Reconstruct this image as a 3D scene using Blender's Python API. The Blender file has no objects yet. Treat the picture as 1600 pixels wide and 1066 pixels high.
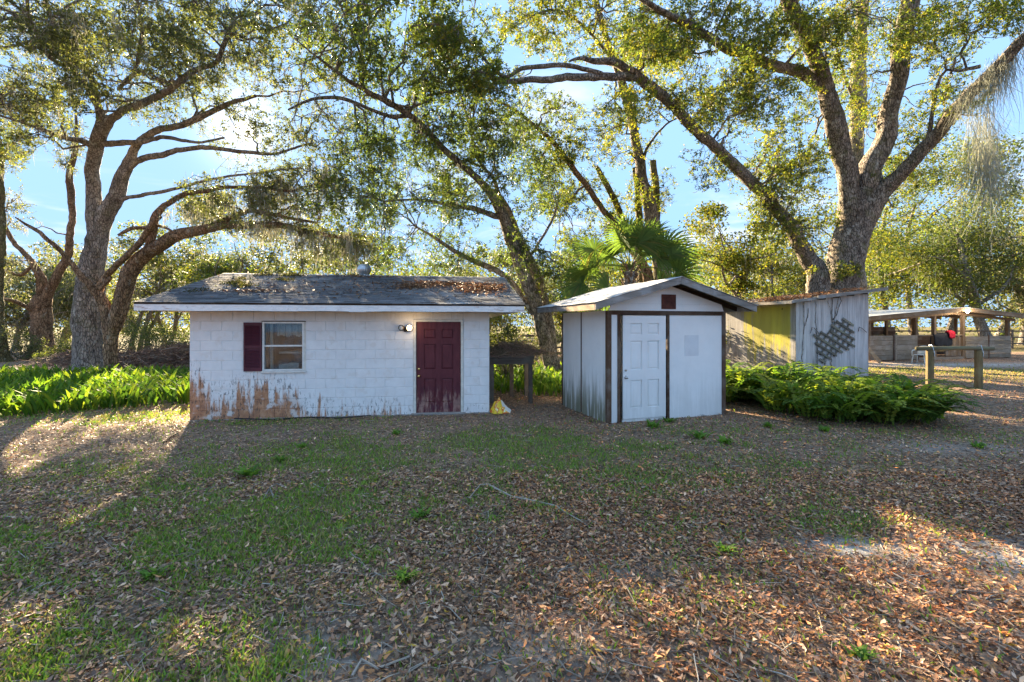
import bpy, math, random
import numpy as np
from mathutils import Vector, Matrix, noise as mnoise
from mathutils.kdtree import KDTree

R = math.radians
scene = bpy.context.scene
COL = scene.collection
rng = np.random.default_rng(7)
random.seed(7)

# ------------------------------------------------------------------ camera, sky, sun, exposure
CAM_H, FPX, CX, HY = 1.95, 711.0, 800.0, 508.0
cd = bpy.data.cameras.new('camera'); cam = bpy.data.objects.new('camera', cd); COL.objects.link(cam)
cd.sensor_width = 36.0; cd.lens = FPX / 1600 * 36.0
cd.shift_y = -(533 - HY) / 1600.0
cd.clip_start = 0.05; cd.clip_end = 2000
cam.location = (0, 0, CAM_H); cam.rotation_euler = (R(90), 0, 0)
scene.camera = cam
SUN = Vector((-0.585, 1.0, 0.428)).normalized()
SUN_EL = math.asin(SUN.z); SUN_ROT = math.atan2(SUN.x, SUN.y)
world = bpy.data.worlds.new("World"); scene.world = world; world.use_nodes = True
SKY_STRENGTH = 0.15
SUN_STRENGTH = 2.5
EXPOSURE = 4.0
scene.view_settings.view_transform = 'Standard'; scene.view_settings.look = 'None'
scene.view_settings.exposure = EXPOSURE; scene.view_settings.gamma = 1.0
scene.view_settings.use_curve_mapping = False
sl = bpy.data.lights.new('sun', 'SUN'); sl.energy = SUN_STRENGTH; sl.angle = R(0.55); sl.color = (1.0, 0.80, 0.52)
so = bpy.data.objects.new('sun', sl); COL.objects.link(so)
so.rotation_euler = SUN.to_track_quat('Z', 'Y').to_euler()
scene.cycles.max_bounces = 7; scene.cycles.diffuse_bounces = 3; scene.cycles.transparent_max_bounces = 8
scene.cycles.transmission_bounces = 4; scene.cycles.glossy_bounces = 2
scene.cycles.sample_clamp_indirect = 6.0

# ------------------------------------------------------------------ node helper
class NT:
    def __init__(s, nt): s.nt = nt; s.n = nt.nodes; s.l = nt.links
    def node(s, t, **kw):
        n = s.n.new(t)
        for k, v in kw.items(): setattr(n, k, v)
        return n
    def put(s, sock, v):
        if isinstance(v, bpy.types.NodeSocket): s.l.new(v, sock)
        elif isinstance(v, (tuple, list)):
            try: sock.default_value = tuple(v) if len(v) == len(sock.default_value) else tuple(v) + (1.0,)
            except TypeError: sock.default_value = v
        else:
            try: sock.default_value = v
            except TypeError: sock.default_value = (v, v, v)
    def coord(s, kind='Object', obj=None):
        n = s.node('ShaderNodeTexCoord')
        if obj: n.object = obj
        return n.outputs[kind]
    def pos(s): return s.node('ShaderNodeNewGeometry').outputs['Position']
    def scale(s, v, sc):
        n = s.node('ShaderNodeVectorMath', operation='MULTIPLY'); s.put(n.inputs[0], v); n.inputs[1].default_value = sc
        return n.outputs[0]
    def noise(s, v, sc=5.0, det=4.0, rough=0.55, out='Fac', dist=0.0):
        n = s.node('ShaderNodeTexNoise'); s.put(n.inputs['Vector'], v)
        n.inputs['Scale'].default_value = sc; n.inputs['Detail'].default_value = det
        n.inputs['Roughness'].default_value = rough; n.inputs['Distortion'].default_value = dist
        return n.outputs[out]
    def voro(s, v, sc=5.0, out='Distance', feat='F1'):
        n = s.node('ShaderNodeTexVoronoi', feature=feat); s.put(n.inputs['Vector'], v); n.inputs['Scale'].default_value = sc
        return n.outputs[out]
    def ramp(s, f, stops, interp='LINEAR'):
        n = s.node('ShaderNodeValToRGB'); s.put(n.inputs[0], f); cr = n.color_ramp; cr.interpolation = interp
        while len(cr.elements) < len(stops): cr.elements.new(0.5)
        for e, (p, c) in zip(cr.elements, stops):
            e.position = p
            e.color = (c, c, c, 1) if isinstance(c, (int, float)) else tuple(c) + (1,)
        return n.outputs[0]
    def math(s, op, a, b=0.0, c=0.0, clamp=False):
        n = s.node('ShaderNodeMath', operation=op, use_clamp=clamp)
        s.put(n.inputs[0], a); s.put(n.inputs[1], b)
        if op in ('MULTIPLY_ADD', 'SMOOTH_MIN', 'COMPARE'): s.put(n.inputs[2], c)
        return n.outputs[0]
    def sstep(s, x, a, b):
        n = s.node('ShaderNodeMapRange', interpolation_type='SMOOTHSTEP'); s.put(n.inputs[0], x)
        n.inputs[1].default_value = a; n.inputs[2].default_value = b
        return n.outputs[0]
    def mix(s, f, a, b, mode='MIX'):
        n = s.node('ShaderNodeMix', data_type='RGBA', blend_type=mode); n.clamp_factor = True
        s.put(n.inputs[0], f); s.put(n.inputs[6], a); s.put(n.inputs[7], b)
        return n.outputs[2]
    def sep(s, v):
        n = s.node('ShaderNodeSeparateXYZ'); s.put(n.inputs[0], v); return n.outputs
    def comb(s, x=0.0, y=0.0, z=0.0):
        n = s.node('ShaderNodeCombineXYZ'); s.put(n.inputs[0], x); s.put(n.inputs[1], y); s.put(n.inputs[2], z); return n.outputs[0]
    def attr(s, name, out='Color'):
        n = s.node('ShaderNodeAttribute'); n.attribute_name = name; return n.outputs[out]
    def bump(s, h, strength=0.3, dist=0.02):
        n = s.node('ShaderNodeBump'); s.put(n.inputs['Height'], h)
        n.inputs['Strength'].default_value = strength; n.inputs['Distance'].default_value = dist
        return n.outputs['Normal']

def newmat(name):
    m = bpy.data.materials.new(name); m.use_nodes = True
    t = NT(m.node_tree); b = m.node_tree.nodes['Principled BSDF']
    b.inputs['Specular IOR Level'].default_value = 0.25
    return m, t, b

def simple(name, c, rough=0.6, metal=0.0, var=0.12, sc=6.0, bump=0.1, stretch=(1, 1, 1), spec=0.3):
    m, t, b = newmat(name)
    v = t.scale(t.coord('Object'), stretch)
    n = t.noise(v, sc, 5)
    lo = tuple(x * (1 - var * 2) for x in c); hi = tuple(min(1, x * (1 + var * 1.4)) for x in c)
    t.put(b.inputs['Base Color'], t.ramp(n, [(0.28, lo), (0.72, hi)]))
    b.inputs['Roughness'].default_value = rough; b.inputs['Metallic'].default_value = metal
    b.inputs['Specular IOR Level'].default_value = spec
    if bump: t.put(b.inputs['Normal'], t.bump(t.noise(v, sc * 4, 4), bump, 0.01))
    return m

# ------------------------------------------------------------------ the sky
def build_world():
    t = NT(world.node_tree); t.n.clear()
    out = t.node('ShaderNodeOutputWorld'); bg = t.node('ShaderNodeBackground')
    sky = t.node('ShaderNodeTexSky', sky_type='NISHITA'); sky.sun_disc = False
    sky.sun_elevation = SUN_EL; sky.sun_rotation = SUN_ROT
    sky.altitude = 20; sky.air_density = 1.0; sky.dust_density = 0.25; sky.ozone_density = 1.6
    d = t.coord('Generated')
    dot = t.node('ShaderNodeVectorMath', operation='DOT_PRODUCT'); t.put(dot.inputs[0], d); dot.inputs[1].default_value = SUN
    mu = t.math('MAXIMUM', dot.outputs['Value'], 0.0)
    glow = t.math('ADD', t.math('MULTIPLY', t.math('POWER', mu, 20000.0), 6.0), t.math('MULTIPLY', t.math('POWER', mu, 600.0), 0.5))
    # broken white cloud, all round the sky
    xyz = t.sep(d)
    zc = t.math('MAXIMUM', xyz[2], 0.05)
    pl = t.comb(t.math('DIVIDE', xyz[0], zc), t.math('DIVIDE', xyz[1], zc), 0.0)
    cn = t.noise(pl, 0.62, 7, 0.58, dist=0.3)
    cm = t.math('MULTIPLY', t.sstep(cn, 0.49, 0.68), t.sstep(xyz[2], 0.02, 0.16))
    # soft shoulder: the bright part of the sky round the sun stays a pale blue
    bw = t.node('ShaderNodeRGBToBW'); t.put(bw.inputs[0], sky.outputs[0])
    q = t.math('DIVIDE', bw.outputs[0], 0.38)
    f = t.math('POWER', t.math('DIVIDE', 1.0, t.math('ADD', 1.0, t.math('POWER', q, 2.0))), 0.5)
    base = t.mix(1.0, sky.outputs[0], t.comb(f, f, f), 'MULTIPLY')
    base = t.mix(t.math('MULTIPLY', t.sstep(q, .3, 2.0), .9), base, (0.225, 0.375, 0.575, 1))
    col = t.mix(t.math('MULTIPLY', cm, 0.8), base, (0.52, 0.54, 0.57, 1))
    tint = t.mix(1.0, col, (0.95, 0.98, 1.05, 1), 'MULTIPLY')
    gl = t.mix(1.0, t.comb(glow, glow, glow), (1.0, 0.93, 0.78, 1), 'MULTIPLY')
    fin = t.mix(1.0, tint, gl, 'ADD')
    t.put(bg.inputs[0], fin); bg.inputs[1].default_value = SKY_STRENGTH
    t.l.new(bg.outputs[0], out.inputs[0])
build_world()

# ------------------------------------------------------------------ geometry helpers
def at(px, py, D):
    return Vector(((px - CX) / FPX * D, D, CAM_H + (HY - py) / FPX * D))
def atv(px, py, D):
    return np.stack([(px - CX) / FPX * D, D, CAM_H + (HY - py) / FPX * D], -1)
def gxy(px, py):
    D = CAM_H * FPX / (py - HY); return (px - CX) / FPX * D, D

def mk(name, V, Q, m, parent=None, col=None, smooth=False, loc=None, T=None):
    """one mesh object from arrays of vertices, quads Q and triangles T"""
    me = bpy.data.meshes.new(name)
    V = np.asarray(V, np.float32).reshape(-1, 3)
    Q = np.zeros((0, 4), np.int32) if Q is None else np.asarray(Q, np.int32).reshape(-1, 4)
    T = np.zeros((0, 3), np.int32) if T is None else np.asarray(T, np.int32).reshape(-1, 3)
    nq, nt_ = len(Q), len(T)
    me.vertices.add(len(V)); me.vertices.foreach_set('co', V.ravel())
    me.loops.add(nq * 4 + nt_ * 3)
    me.loops.foreach_set('vertex_index', np.concatenate([Q.ravel(), T.ravel()]).astype(np.int32))
    me.polygons.add(nq + nt_)
    st = np.concatenate([np.arange(nq) * 4, nq * 4 + np.arange(nt_) * 3]).astype(np.int32)
    me.polygons.foreach_set('loop_start', st)
    if smooth: me.polygons.foreach_set('use_smooth', np.ones(nq + nt_, bool))
    me.update(calc_edges=True)
    if col is not None:
        a = me.color_attributes.new('col', 'FLOAT_COLOR', 'POINT')
        c = np.ones((len(V), 4), np.float32); c[:, :3] = col
        a.data.foreach_set('color', c.ravel())
    if m: me.materials.append(m)
    return link(name, me, parent, loc)

def link(name, me, parent=None, loc=None, rot=None):
    o = bpy.data.objects.new(name, me); COL.objects.link(o)
    if parent: o.parent = parent
    if loc is not None: o.location = loc
    if rot is not None: o.rotation_euler = rot
    return o

def tag(o, label=None, cat=None, group=None, kind=None):
    if label: o['label'] = label
    if cat: o['category'] = cat
    if group: o['group'] = group
    if kind: o['kind'] = kind
    return o

def thing(name, label, cat, loc=(0, 0, 0), rz=0.0, group=None):
    o = bpy.data.objects.new(name, None); COL.objects.link(o); o.empty_display_size = 0.3
    o.location = loc; o.rotation_euler = (0, 0, rz)
    return tag(o, label, cat, group)

class MB:
    def __init__(s): s.v = []; s.f = []; s.c = []
    def add(s, vs, fs, c=None):
        b = len(s.v); s.v += [tuple(v) for v in vs]; s.f += [tuple(b + i for i in f) for f in fs]
        s.c += [c or (1, 1, 1)] * len(vs); return s
    def box(s, x0, x1, y0, y1, z0, z1, M=None, c=None):
        vs = [Vector(p) for p in ((x0, y0, z0), (x1, y0, z0), (x1, y1, z0), (x0, y1, z0), (x0, y0, z1), (x1, y0, z1), (x1, y1, z1), (x0, y1, z1))]
        if M is not None: vs = [M @ v for v in vs]
        return s.add(vs, [(0, 3, 2, 1), (4, 5, 6, 7), (0, 1, 5, 4), (1, 2, 6, 5), (2, 3, 7, 6), (3, 0, 4, 7)], c)
    def beam(s, a, b, w, h, up=(0, 0, 1), c=None):
        """square bar from a to b: w across, h along up"""
        a = Vector(a); b = Vector(b); t = (b - a).normalized(); up = Vector(up)
        sx = t.cross(up).normalized(); uz = sx.cross(t).normalized()
        vs = []
        for p in (a, b):
            for i, j in ((-1, -1), (1, -1), (1, 1), (-1, 1)): vs.append(p + sx * (i * w / 2) + uz * (j * h / 2))
        return s.add(vs, [(0, 1, 2, 3), (7, 6, 5, 4), (0, 4, 5, 1), (1, 5, 6, 2), (2, 6, 7, 3), (3, 7, 4, 0)], c)
    def prism(s, poly, axis_vec):
        n = len(poly); a = Vector(axis_vec)
        vs = [Vector(p) for p in poly] + [Vector(p) + a for p in poly]
        return s.add(vs, [tuple(range(n))[::-1], tuple(range(n, 2 * n))] + [(i, (i + 1) % n, n + (i + 1) % n, n + i) for i in range(n)])
    def tube(s, pts, rad, sides=8, c=None):
        pts = [Vector(p) for p in pts]; n = len(pts)
        rad = rad if isinstance(rad, (list, tuple)) else [rad] * n
        vs = []; nrm = None
        for i in range(n):
            t = (pts[min(i + 1, n - 1)] - pts[max(i - 1, 0)]).normalized()
            if nrm is None:
                nrm = t.orthogonal().normalized()
            nrm = (nrm - t * nrm.dot(t)).normalized(); bn = t.cross(nrm)
            for k in range(sides):
                a = 2 * math.pi * k / sides
                vs.append(pts[i] + (nrm * math.cos(a) + bn * math.sin(a)) * rad[i])
        fs = [(i * sides + k, i * sides + (k + 1) % sides, (i + 1) * sides + (k + 1) % sides, (i + 1) * sides + k) for i in range(n - 1) for k in range(sides)]
        fs += [tuple(range(sides))[::-1], tuple((n - 1) * sides + k for k in range(sides))]
        return s.add(vs, fs, c)
    def lathe(s, prof, M, sides=16):
        vs = []; n = len(prof)
        for r, z in prof:
            for k in range(sides):
                a = 2 * math.pi * k / sides; vs.append(M @ Vector((r * math.cos(a), r * math.sin(a), z)))
        fs = [(i * sides + k, i * sides + (k + 1) % sides, (i + 1) * sides + (k + 1) % sides, (i + 1) * sides + k) for i in range(n - 1) for k in range(sides)]
        fs += [tuple(range(sides))[::-1], tuple((n - 1) * sides + k for k in range(sides))]
        return s.add(vs, fs)
    def build(s, name, m, parent=None, loc=None, smooth=False, bevel=0.0, col=False):
        me = bpy.data.meshes.new(name); me.from_pydata(s.v, [], s.f); me.materials.append(m)
        if col:
            a = me.color_attributes.new('col', 'FLOAT_COLOR', 'POINT')
            a.data.foreach_set('color', np.array([tuple(c) + (1,) for c in s.c], np.float32).ravel())
        if smooth:
            for p in me.polygons: p.use_smooth = True
        o = link(name, me, parent, loc)
        if bevel:
            b = o.modifiers.new('bevel', 'BEVEL'); b.width = bevel; b.segments = 1; b.limit_method = 'ANGLE'
        return o

def unit(a): return a / np.maximum(np.linalg.norm(a, axis=-1, keepdims=True), 1e-9)

def tubes(P, Rr, sides=3):
    """batch of tubes: P (T,N,3), Rr (T,N) -> verts, quads"""
    T, N, _ = P.shape
    tan = np.empty_like(P); tan[:, 1:-1] = P[:, 2:] - P[:, :-2]; tan[:, 0] = P[:, 1] - P[:, 0]; tan[:, -1] = P[:, -1] - P[:, -2]
    tan = unit(tan)
    ref = np.where(np.abs(tan[:, :1, 2:3]) > 0.8, np.array([1.0, 0.1, 0.0]), np.array([0.05, 0.0, 1.0]))
    u = unit(np.cross(tan, np.broadcast_to(ref, tan.shape))); w = np.cross(tan, u)
    a = np.arange(sides) * 2 * np.pi / sides
    V = P[:, :, None] + Rr[:, :, None, None] * (u[:, :, None] * np.cos(a)[:, None] + w[:, :, None] * np.sin(a)[:, None])
    idx = np.arange(T * N * sides).reshape(T, N, sides); nx = np.roll(idx, -1, 2)
    Q = np.stack([idx[:, :-1], nx[:, :-1], nx[:, 1:], idx[:, 1:]], -1).reshape(-1, 4)
    return V.reshape(-1, 3), Q

def cat(parts):
    V = []; Q = []; b = 0
    for v, q in parts:
        V.append(v); Q.append(np.asarray(q) + b); b += len(v)
    return np.concatenate(V), np.concatenate(Q)

def leafquads(C, L, W, g, dirs=None, flat=0.0, fold=0.25):
    """one folded diamond leaf per centre"""
    n = len(C)
    d = unit(g.normal(size=(n, 3))) if dirs is None else unit(dirs + g.normal(size=(n, 3)) * 0.5)
    if flat: d[:, 2] *= (1 - flat); d = unit(d)
    r = g.normal(size=(n, 3))
    if flat: r[:, 2] += np.sign(r[:, 2]) * 1.5
    s = unit(np.cross(d, r)); nn = np.cross(s, d)
    L = np.broadcast_to(L, n)[:, None]; W = np.broadcast_to(W, n)[:, None]
    V = np.stack([C - d * L / 2, C + s * W / 2 + nn * W * fold - d * L * .06, C + d * L / 2, C - s * W / 2 + nn * W * fold - d * L * .06], 1)
    Q = np.arange(n * 4).reshape(n, 4)
    return V.reshape(-1, 3), Q

def pick(g, pal, n):
    pal = np.array(pal); return pal[g.integers(0, len(pal), n)]

def fbm(P, sc, seed=0.0):
    return np.array([mnoise.noise(Vector((p[0] * sc + seed, p[1] * sc - seed, p[2] * sc + seed * .5))) for p in P])

# ------------------------------------------------------------------ materials
def leafmat(name, trans=0.45, gloss=0.35, tcol=(1.25, 1.3, 0.55), rough=0.45):
    m, t, b = newmat(name)
    c = t.attr('col')
    t.put(b.inputs['Base Color'], c); b.inputs['Roughness'].default_value = rough; b.inputs['Specular IOR Level'].default_value = gloss
    tr = t.node('ShaderNodeBsdfTranslucent'); t.put(tr.inputs[0], t.mix(1.0, c, tuple(tcol) + (1,), 'MULTIPLY'))
    mx = t.node('ShaderNodeMixShader'); mx.inputs[0].default_value = trans
    t.l.new(b.outputs[0], mx.inputs[1]); t.l.new(tr.outputs[0], mx.inputs[2])
    t.l.new(mx.outputs[0], t.n['Material Output'].inputs[0])
    return m

def barkmat(name, c0, c1, lichen=(0.50, 0.50, 0.44), lamt=0.5, mossy=0.0):
    m, t, b = newmat(name)
    p = t.pos()
    v = t.scale(p, (1, 1, 0.35))
    n1 = t.noise(v, 7, 8, 0.72); n2 = t.noise(p, 2.3, 5, 0.6)
    cr = t.voro(t.scale(p, (1, 1, 0.3)), 16, 'Distance', 'DISTANCE_TO_EDGE')
    base = t.ramp(n1, [(0.34, c0), (0.64, c1)])
    base = t.mix(t.ramp(cr, [(0.0, 0.9), (0.14, 0.0)]), base, tuple(x * .30 for x in c0) + (1,))
    big = t.noise(t.scale(p, (1, 1, .5)), 1.3, 4, 0.6)
    bm = t.math('MULTIPLY_ADD', big, 1.5, 0.22); base = t.mix(1.0, base, t.comb(bm, bm, bm), 'MULTIPLY')
    ln = t.noise(p, 3.6, 8, 0.72)
    base = t.mix(t.math('MULTIPLY', t.sstep(ln, 0.61 - .10 * lamt, 0.655), lamt * 1.3, clamp=True), base, lichen + (1,))
    base = t.mix(t.math('MULTIPLY', t.sstep(n2, 0.52, 0.68), 0.25 + mossy, clamp=True), base, (0.13, 0.135, 0.05, 1))
    t.put(b.inputs['Base Color'], base); b.inputs['Roughness'].default_value = 0.9; b.inputs['Specular IOR Level'].default_value = 0.1
    h = t.math('ADD', t.math('MULTIPLY', n1, 0.7), t.math('MULTIPLY', t.math('MINIMUM', cr, 0.15), 3.0))
    t.put(b.inputs['Normal'], t.bump(h, 1.0, 0.06))
    return m

def wood(name, dark, light, axis=2, wear=0.3, wearcol=(0.36, 0.34, 0.31), sc=14, bump=0.35):
    """weathered board, grain along local axis"""
    m, t, b = newmat(name)
    st = [1.0, 1.0, 1.0]; st[axis] = 0.06
    oi = t.node('ShaderNodeObjectInfo')
    off = t.node('ShaderNodeVectorMath', operation='ADD'); t.put(off.inputs[0], t.coord('Object'))
    t.put(off.inputs[1], t.comb(t.math('MULTIPLY', oi.outputs['Random'], 17.0), t.math('MULTIPLY', oi.outputs['Random'], 9.0), t.math('MULTIPLY', oi.outputs['Random'], 13.0)))
    v = t.scale(off.outputs[0], st)
    g = t.noise(v, sc, 7, 0.7); w = t.noise(off.outputs[0], 2.2, 5, 0.65)
    base = t.ramp(g, [(0.28, dark), (0.55, tuple((a + c) / 2 for a, c in zip(dark, light))), (0.75, light)])
    base = t.mix(t.math('MULTIPLY', t.sstep(w, 0.45, 0.65), wear), base, wearcol + (1,))
    fine = t.noise(v, sc * 5, 4, 0.7)
    base = t.mix(t.ramp(fine, [(0.3, 0.55), (0.42, 0.0)]), base, tuple(x * 0.4 for x in dark) + (1,))
    kn = t.voro(t.scale(off.outputs[0], tuple(0.5 if i == axis else 1.3 for i in range(3))), 2.6)
    base = t.mix(t.ramp(kn, [(0.03, 0.8), (0.07, 0.0)]), base, tuple(x * 0.35 for x in dark) + (1,))
    hue = t.math('MULTIPLY_ADD', oi.outputs['Random'], 0.45, 0.78)
    t.put(b.inputs['Base Color'], t.mix(1.0, base, t.comb(hue, hue, hue), 'MULTIPLY'))
    b.inputs['Roughness'].default_value = 0.85; b.inputs['Specular IOR Level'].default_value = 0.15
    t.put(b.inputs['Normal'], t.bump(t.math('ADD', g, fine), bump, 0.008))
    return m

M = {}
M['leaf'] = leafmat('oak_leaf', 0.56, .3)
M['leaf_far'] = leafmat('far_leaf', 0.42, 0.15, rough=0.6)
M['moss'] = leafmat('moss_strand', 0.35, 0.05, tcol=(1.1, 1.08, 0.9), rough=0.9)
M['fern'] = leafmat('fern_leaf', 0.5, 0.15, rough=0.6)
M['grass'] = leafmat('grass_blade', 0.4, 0.2)
M['litter'] = leafmat('dead_leaf', 0.12, 0.25, tcol=(1.3, 1.0, 0.6), rough=0.55)
M['bark_grey'] = barkmat('grey_bark', (0.13, 0.112, 0.098), (0.44, 0.39, 0.34), lamt=0.55)
M['bark_red'] = barkmat('brown_bark', (0.12, 0.07, 0.042), (0.42, 0.27, 0.165), lamt=0.3)
M['bark_oak'] = barkmat('oak_bark', (0.10, 0.08, 0.064), (0.39, 0.33, 0.27), lichen=(0.55, 0.53, 0.46), lamt=0.5, mossy=0.15)
M['bark_pale'] = barkmat('pale_bark', (0.22, 0.19, 0.15), (0.46, 0.40, 0.32), lamt=0.7)
M['bark_vine'] = barkmat('vine_bark', (0.10, 0.085, 0.04), (0.24, 0.2, 0.10), lamt=0.3, mossy=0.5)
M['brown'] = wood('brown_post', (0.045, 0.025, 0.016), (0.15, 0.085, 0.052), 2, 0.4, (0.25, 0.22, 0.19))
M['brown_x'] = wood('brown_beam', (0.045, 0.025, 0.016), (0.14, 0.08, 0.05), 0, 0.2, (0.25, 0.22, 0.19))
M['grey_x'] = wood('grey_board', (0.13, 0.115, 0.10), (0.38, 0.345, 0.31), 0, 0.5, (0.42, 0.42, 0.42))
M['grey_y'] = wood('grey_board_deep', (0.13, 0.11, 0.09), (0.36, 0.32, 0.28), 1, 0.5, (0.42, 0.42, 0.42))
M['dark_x'] = wood('dark_rafter', (0.03, 0.02, 0.013), (0.10, 0.065, 0.042), 0, 0.2)
M['dark_y'] = wood('dark_rafter_deep', (0.03, 0.02, 0.013), (0.11, 0.07, 0.045), 1, 0.2)
M['barn_post'] = wood('barn_post', (0.11, 0.07, 0.04), (0.30, 0.20, 0.12), 2, 0.3)
M['barn_x'] = wood('barn_board', (0.15, 0.11, 0.075), (0.38, 0.30, 0.215), 0, 0.4, (0.40, 0.34, 0.28))
M['barn_beam'] = wood('barn_beam', (0.16, 0.10, 0.055), (0.36, 0.24, 0.14), 0, 0.3, (0.42, 0.36, 0.28))
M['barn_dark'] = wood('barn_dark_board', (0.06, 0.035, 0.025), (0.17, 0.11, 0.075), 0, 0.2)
M['barn_y'] = wood('barn_rafter', (0.15, 0.09, 0.055), (0.34, 0.22, 0.135), 1, 0.3)
M['treated'] = wood('round_post', (0.12, 0.085, 0.04), (0.30, 0.235, 0.12), 2, 0.4, (0.30, 0.30, 0.16))
M['treated_x'] = wood('round_rail', (0.10, 0.085, 0.05), (0.25, 0.22, 0.13), 0, 0.4, (0.22, 0.22, 0.12))
M['rack'] = wood('rack_wood', (0.07, 0.055, 0.045), (0.20, 0.165, 0.14), 0, 0.4, (0.2, 0.2, 0.17))
M['rack_post'] = wood('rack_post', (0.07, 0.055, 0.045), (0.22, 0.18, 0.15), 2, 0.4, (0.22, 0.22, 0.19))
M['slat'] = wood('trellis_slat', (0.075, 0.065, 0.05), (0.21, 0.19, 0.155), 0, 0.5, (0.22, 0.22, 0.15))
M['fence'] = wood('fence_board', (0.07, 0.05, 0.035), (0.19, 0.14, 0.10), 0, 0.3)
M['steel'] = simple('galvanised', (0.50, 0.53, 0.55), 0.38, 0.85, 0.12, 9, 0.05)
M['brass'] = simple('brass', (0.72, 0.50, 0.20), 0.25, 1.0, 0.1)
M['nickel'] = simple('nickel', (0.55, 0.54, 0.52), 0.25, 1.0, 0.1)
M['black'] = simple('black_rubber', (0.018, 0.018, 0.02), 0.6)
M['plastic'] = simple('white_plastic', (0.66, 0.63, 0.56), 0.45, 0, 0.08, 4, 0)
M['cream'] = simple('cream_frame', (0.66, 0.63, 0.55), 0.6, 0, 0.10, 10, 0.15)
M['alu'] = simple('window_metal', (0.68, 0.68, 0.64), 0.45, 0.2, 0.08, 10, 0.05)
M['bronze'] = simple('lamp_bronze', (0.10, 0.075, 0.055), 0.45, 0.5)
M['red'] = simple('red_cloth', (0.55, 0.012, 0.03), 0.8, 0, 0.2, 8, 0.3)
M['blackcloth'] = simple('black_cloth', (0.012, 0.012, 0.014), 0.75, 0, 0.3, 6, 0.3)
M['stick'] = wood('dead_stick', (0.20, 0.165, 0.13), (0.40, 0.35, 0.29), 0, 0.3)
M['brush'] = leafmat('dry_brush', 0.1, 0.1, rough=0.8)
M['concrete'] = simple('concrete', (0.30, 0.28, 0.255), 0.9, 0, 0.2, 8, 0.3)
M['dim'] = simple('dark_interior', (0.06, 0.06, 0.06), 0.9)
M['valance'] = simple('valance_cloth', (0.55, 0.53, 0.48), 0.9)

# ------------------------------------------------------------------ ground
HO = Vector((-6.55, 9.24, 0)); HA = math.atan2(0.86, 6.05); HL = 6.11          # block house
SO = Vector((1.90, 9.0, 0)); SA = math.atan2(0.90, 2.74); SW, SD = 2.88, 2.17    # white shed
GO = Vector((8.3, 13.3, 0)); GA = math.atan2(1.0, 2.9); GW, GD = 3.07, 3.2       # grey shed

def inrect(X, Y, O, A, x0, x1, y0, y1):
    c, s = math.cos(A), math.sin(A); dx, dy = X - O.x, Y - O.y
    u = dx * c + dy * s; v = -dx * s + dy * c
    return (u > x0) & (u < x1) & (v > y0) & (v < y1)
def built(X, Y, m=0.0):
    return (inrect(X, Y, HO, HA, -m, HL + m, -m, 6 + m) | inrect(X, Y, SO, SA, -m, SW + m, -m, SD + m)
            | inrect(X, Y, GO, GA, -m, GW + m, -m, GD + m))
def gauss(X, Y, x, y, sx, sy): return np.exp(-((X - x) / sx) ** 2 - ((Y - y) / sy) ** 2)
def n2(X, Y, sc, seed):
    """smooth value noise on the plane"""
    x = X * sc + seed * 17.3; y = Y * sc - seed * 9.1
    xi = np.floor(x).astype(np.int64); yi = np.floor(y).astype(np.int64); fx = x - xi; fy = y - yi
    def h(i, j):
        k = (i * 374761393 + j * 668265263 + int(seed * 1013) * 144665) & 0xffffffff
        k = ((k ^ (k >> 13)) * 1274126177) & 0xffffffff
        return ((k ^ (k >> 16)) & 0xffff) / 65535.0
    fx = fx * fx * (3 - 2 * fx); fy = fy * fy * (3 - 2 * fy)
    return (h(xi, yi) * (1 - fx) + h(xi + 1, yi) * fx) * (1 - fy) + (h(xi, yi + 1) * (1 - fx) + h(xi + 1, yi + 1) * fx) * fy
def fb(X, Y, sc, seed): return (n2(X, Y, sc, seed) + 0.5 * n2(X, Y, sc * 2.1, seed + 1) + 0.25 * n2(X, Y, sc * 4.3, seed + 2)) / 1.75
def grassy(X, Y):
    g = (0.75 * gauss(X, Y, -2.4, 5.0, 2.6, 2.2) + 0.95 * gauss(X, Y, -2.2, 4.3, 1.1, 0.7) + 0.7 * gauss(X, Y, -0.6, 7.4, 2.4, 1.2)
         + 0.75 * gauss(X, Y, -7.6, 9.6, 3.2, 0.9) + 0.6 * gauss(X, Y, -4.5, 5.6, 2.0, 1.4) + 0.6 * gauss(X, Y, 1.6, 7.4, 2.2, .9) + .5 * gauss(X, Y, 0, 6, 3.5, 1.2)
         + 0.35 * gauss(X, Y, -2.6, 2.6, 1.6, 0.9) + 0.30 * gauss(X, Y, 3.0, 4.6, 1.1, 0.5) + 0.95 * gauss(X, Y, 17, 18.5, 9, 2.2) + 0.45 * gauss(X, Y, 5, 8.0, 3, .8))
    return 1.35 * g * (0.22 + 1.5 * np.clip((fb(X, Y, 1.3, 3) - 0.36) * 2.4, 0, 1)) * (.30 + 1.4 * np.clip((fb(X, Y, 4.5, 43) - .34) * 3, 0, 1))
def sandy(X, Y):
    return (gauss(X, Y, 4.6, 3.7, 1.1, .55) + .8 * gauss(X, Y, 3.0, 4.0, .7, .22) + .7 * gauss(X, Y, .2, 2.75, .35, .25) + .6 * gauss(X, Y, -1.1, 2.7, .4, .3)
            + gauss(X, Y, 22, 22.3, 9, 1.2) + .5 * gauss(X, Y, 7, 7.2, 1.2, .35) + .5 * gauss(X, Y, 1.0, 3.6, .5, .2)) * (0.35 + 1.3 * fb(X, Y, 1.9, 11))
def gz(X, Y):
    return 0.035 * (fb(X, Y, 0.5, 21) - 0.5) + 0.016 * (fb(X, Y, 2.6, 31) - 0.5)

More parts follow.
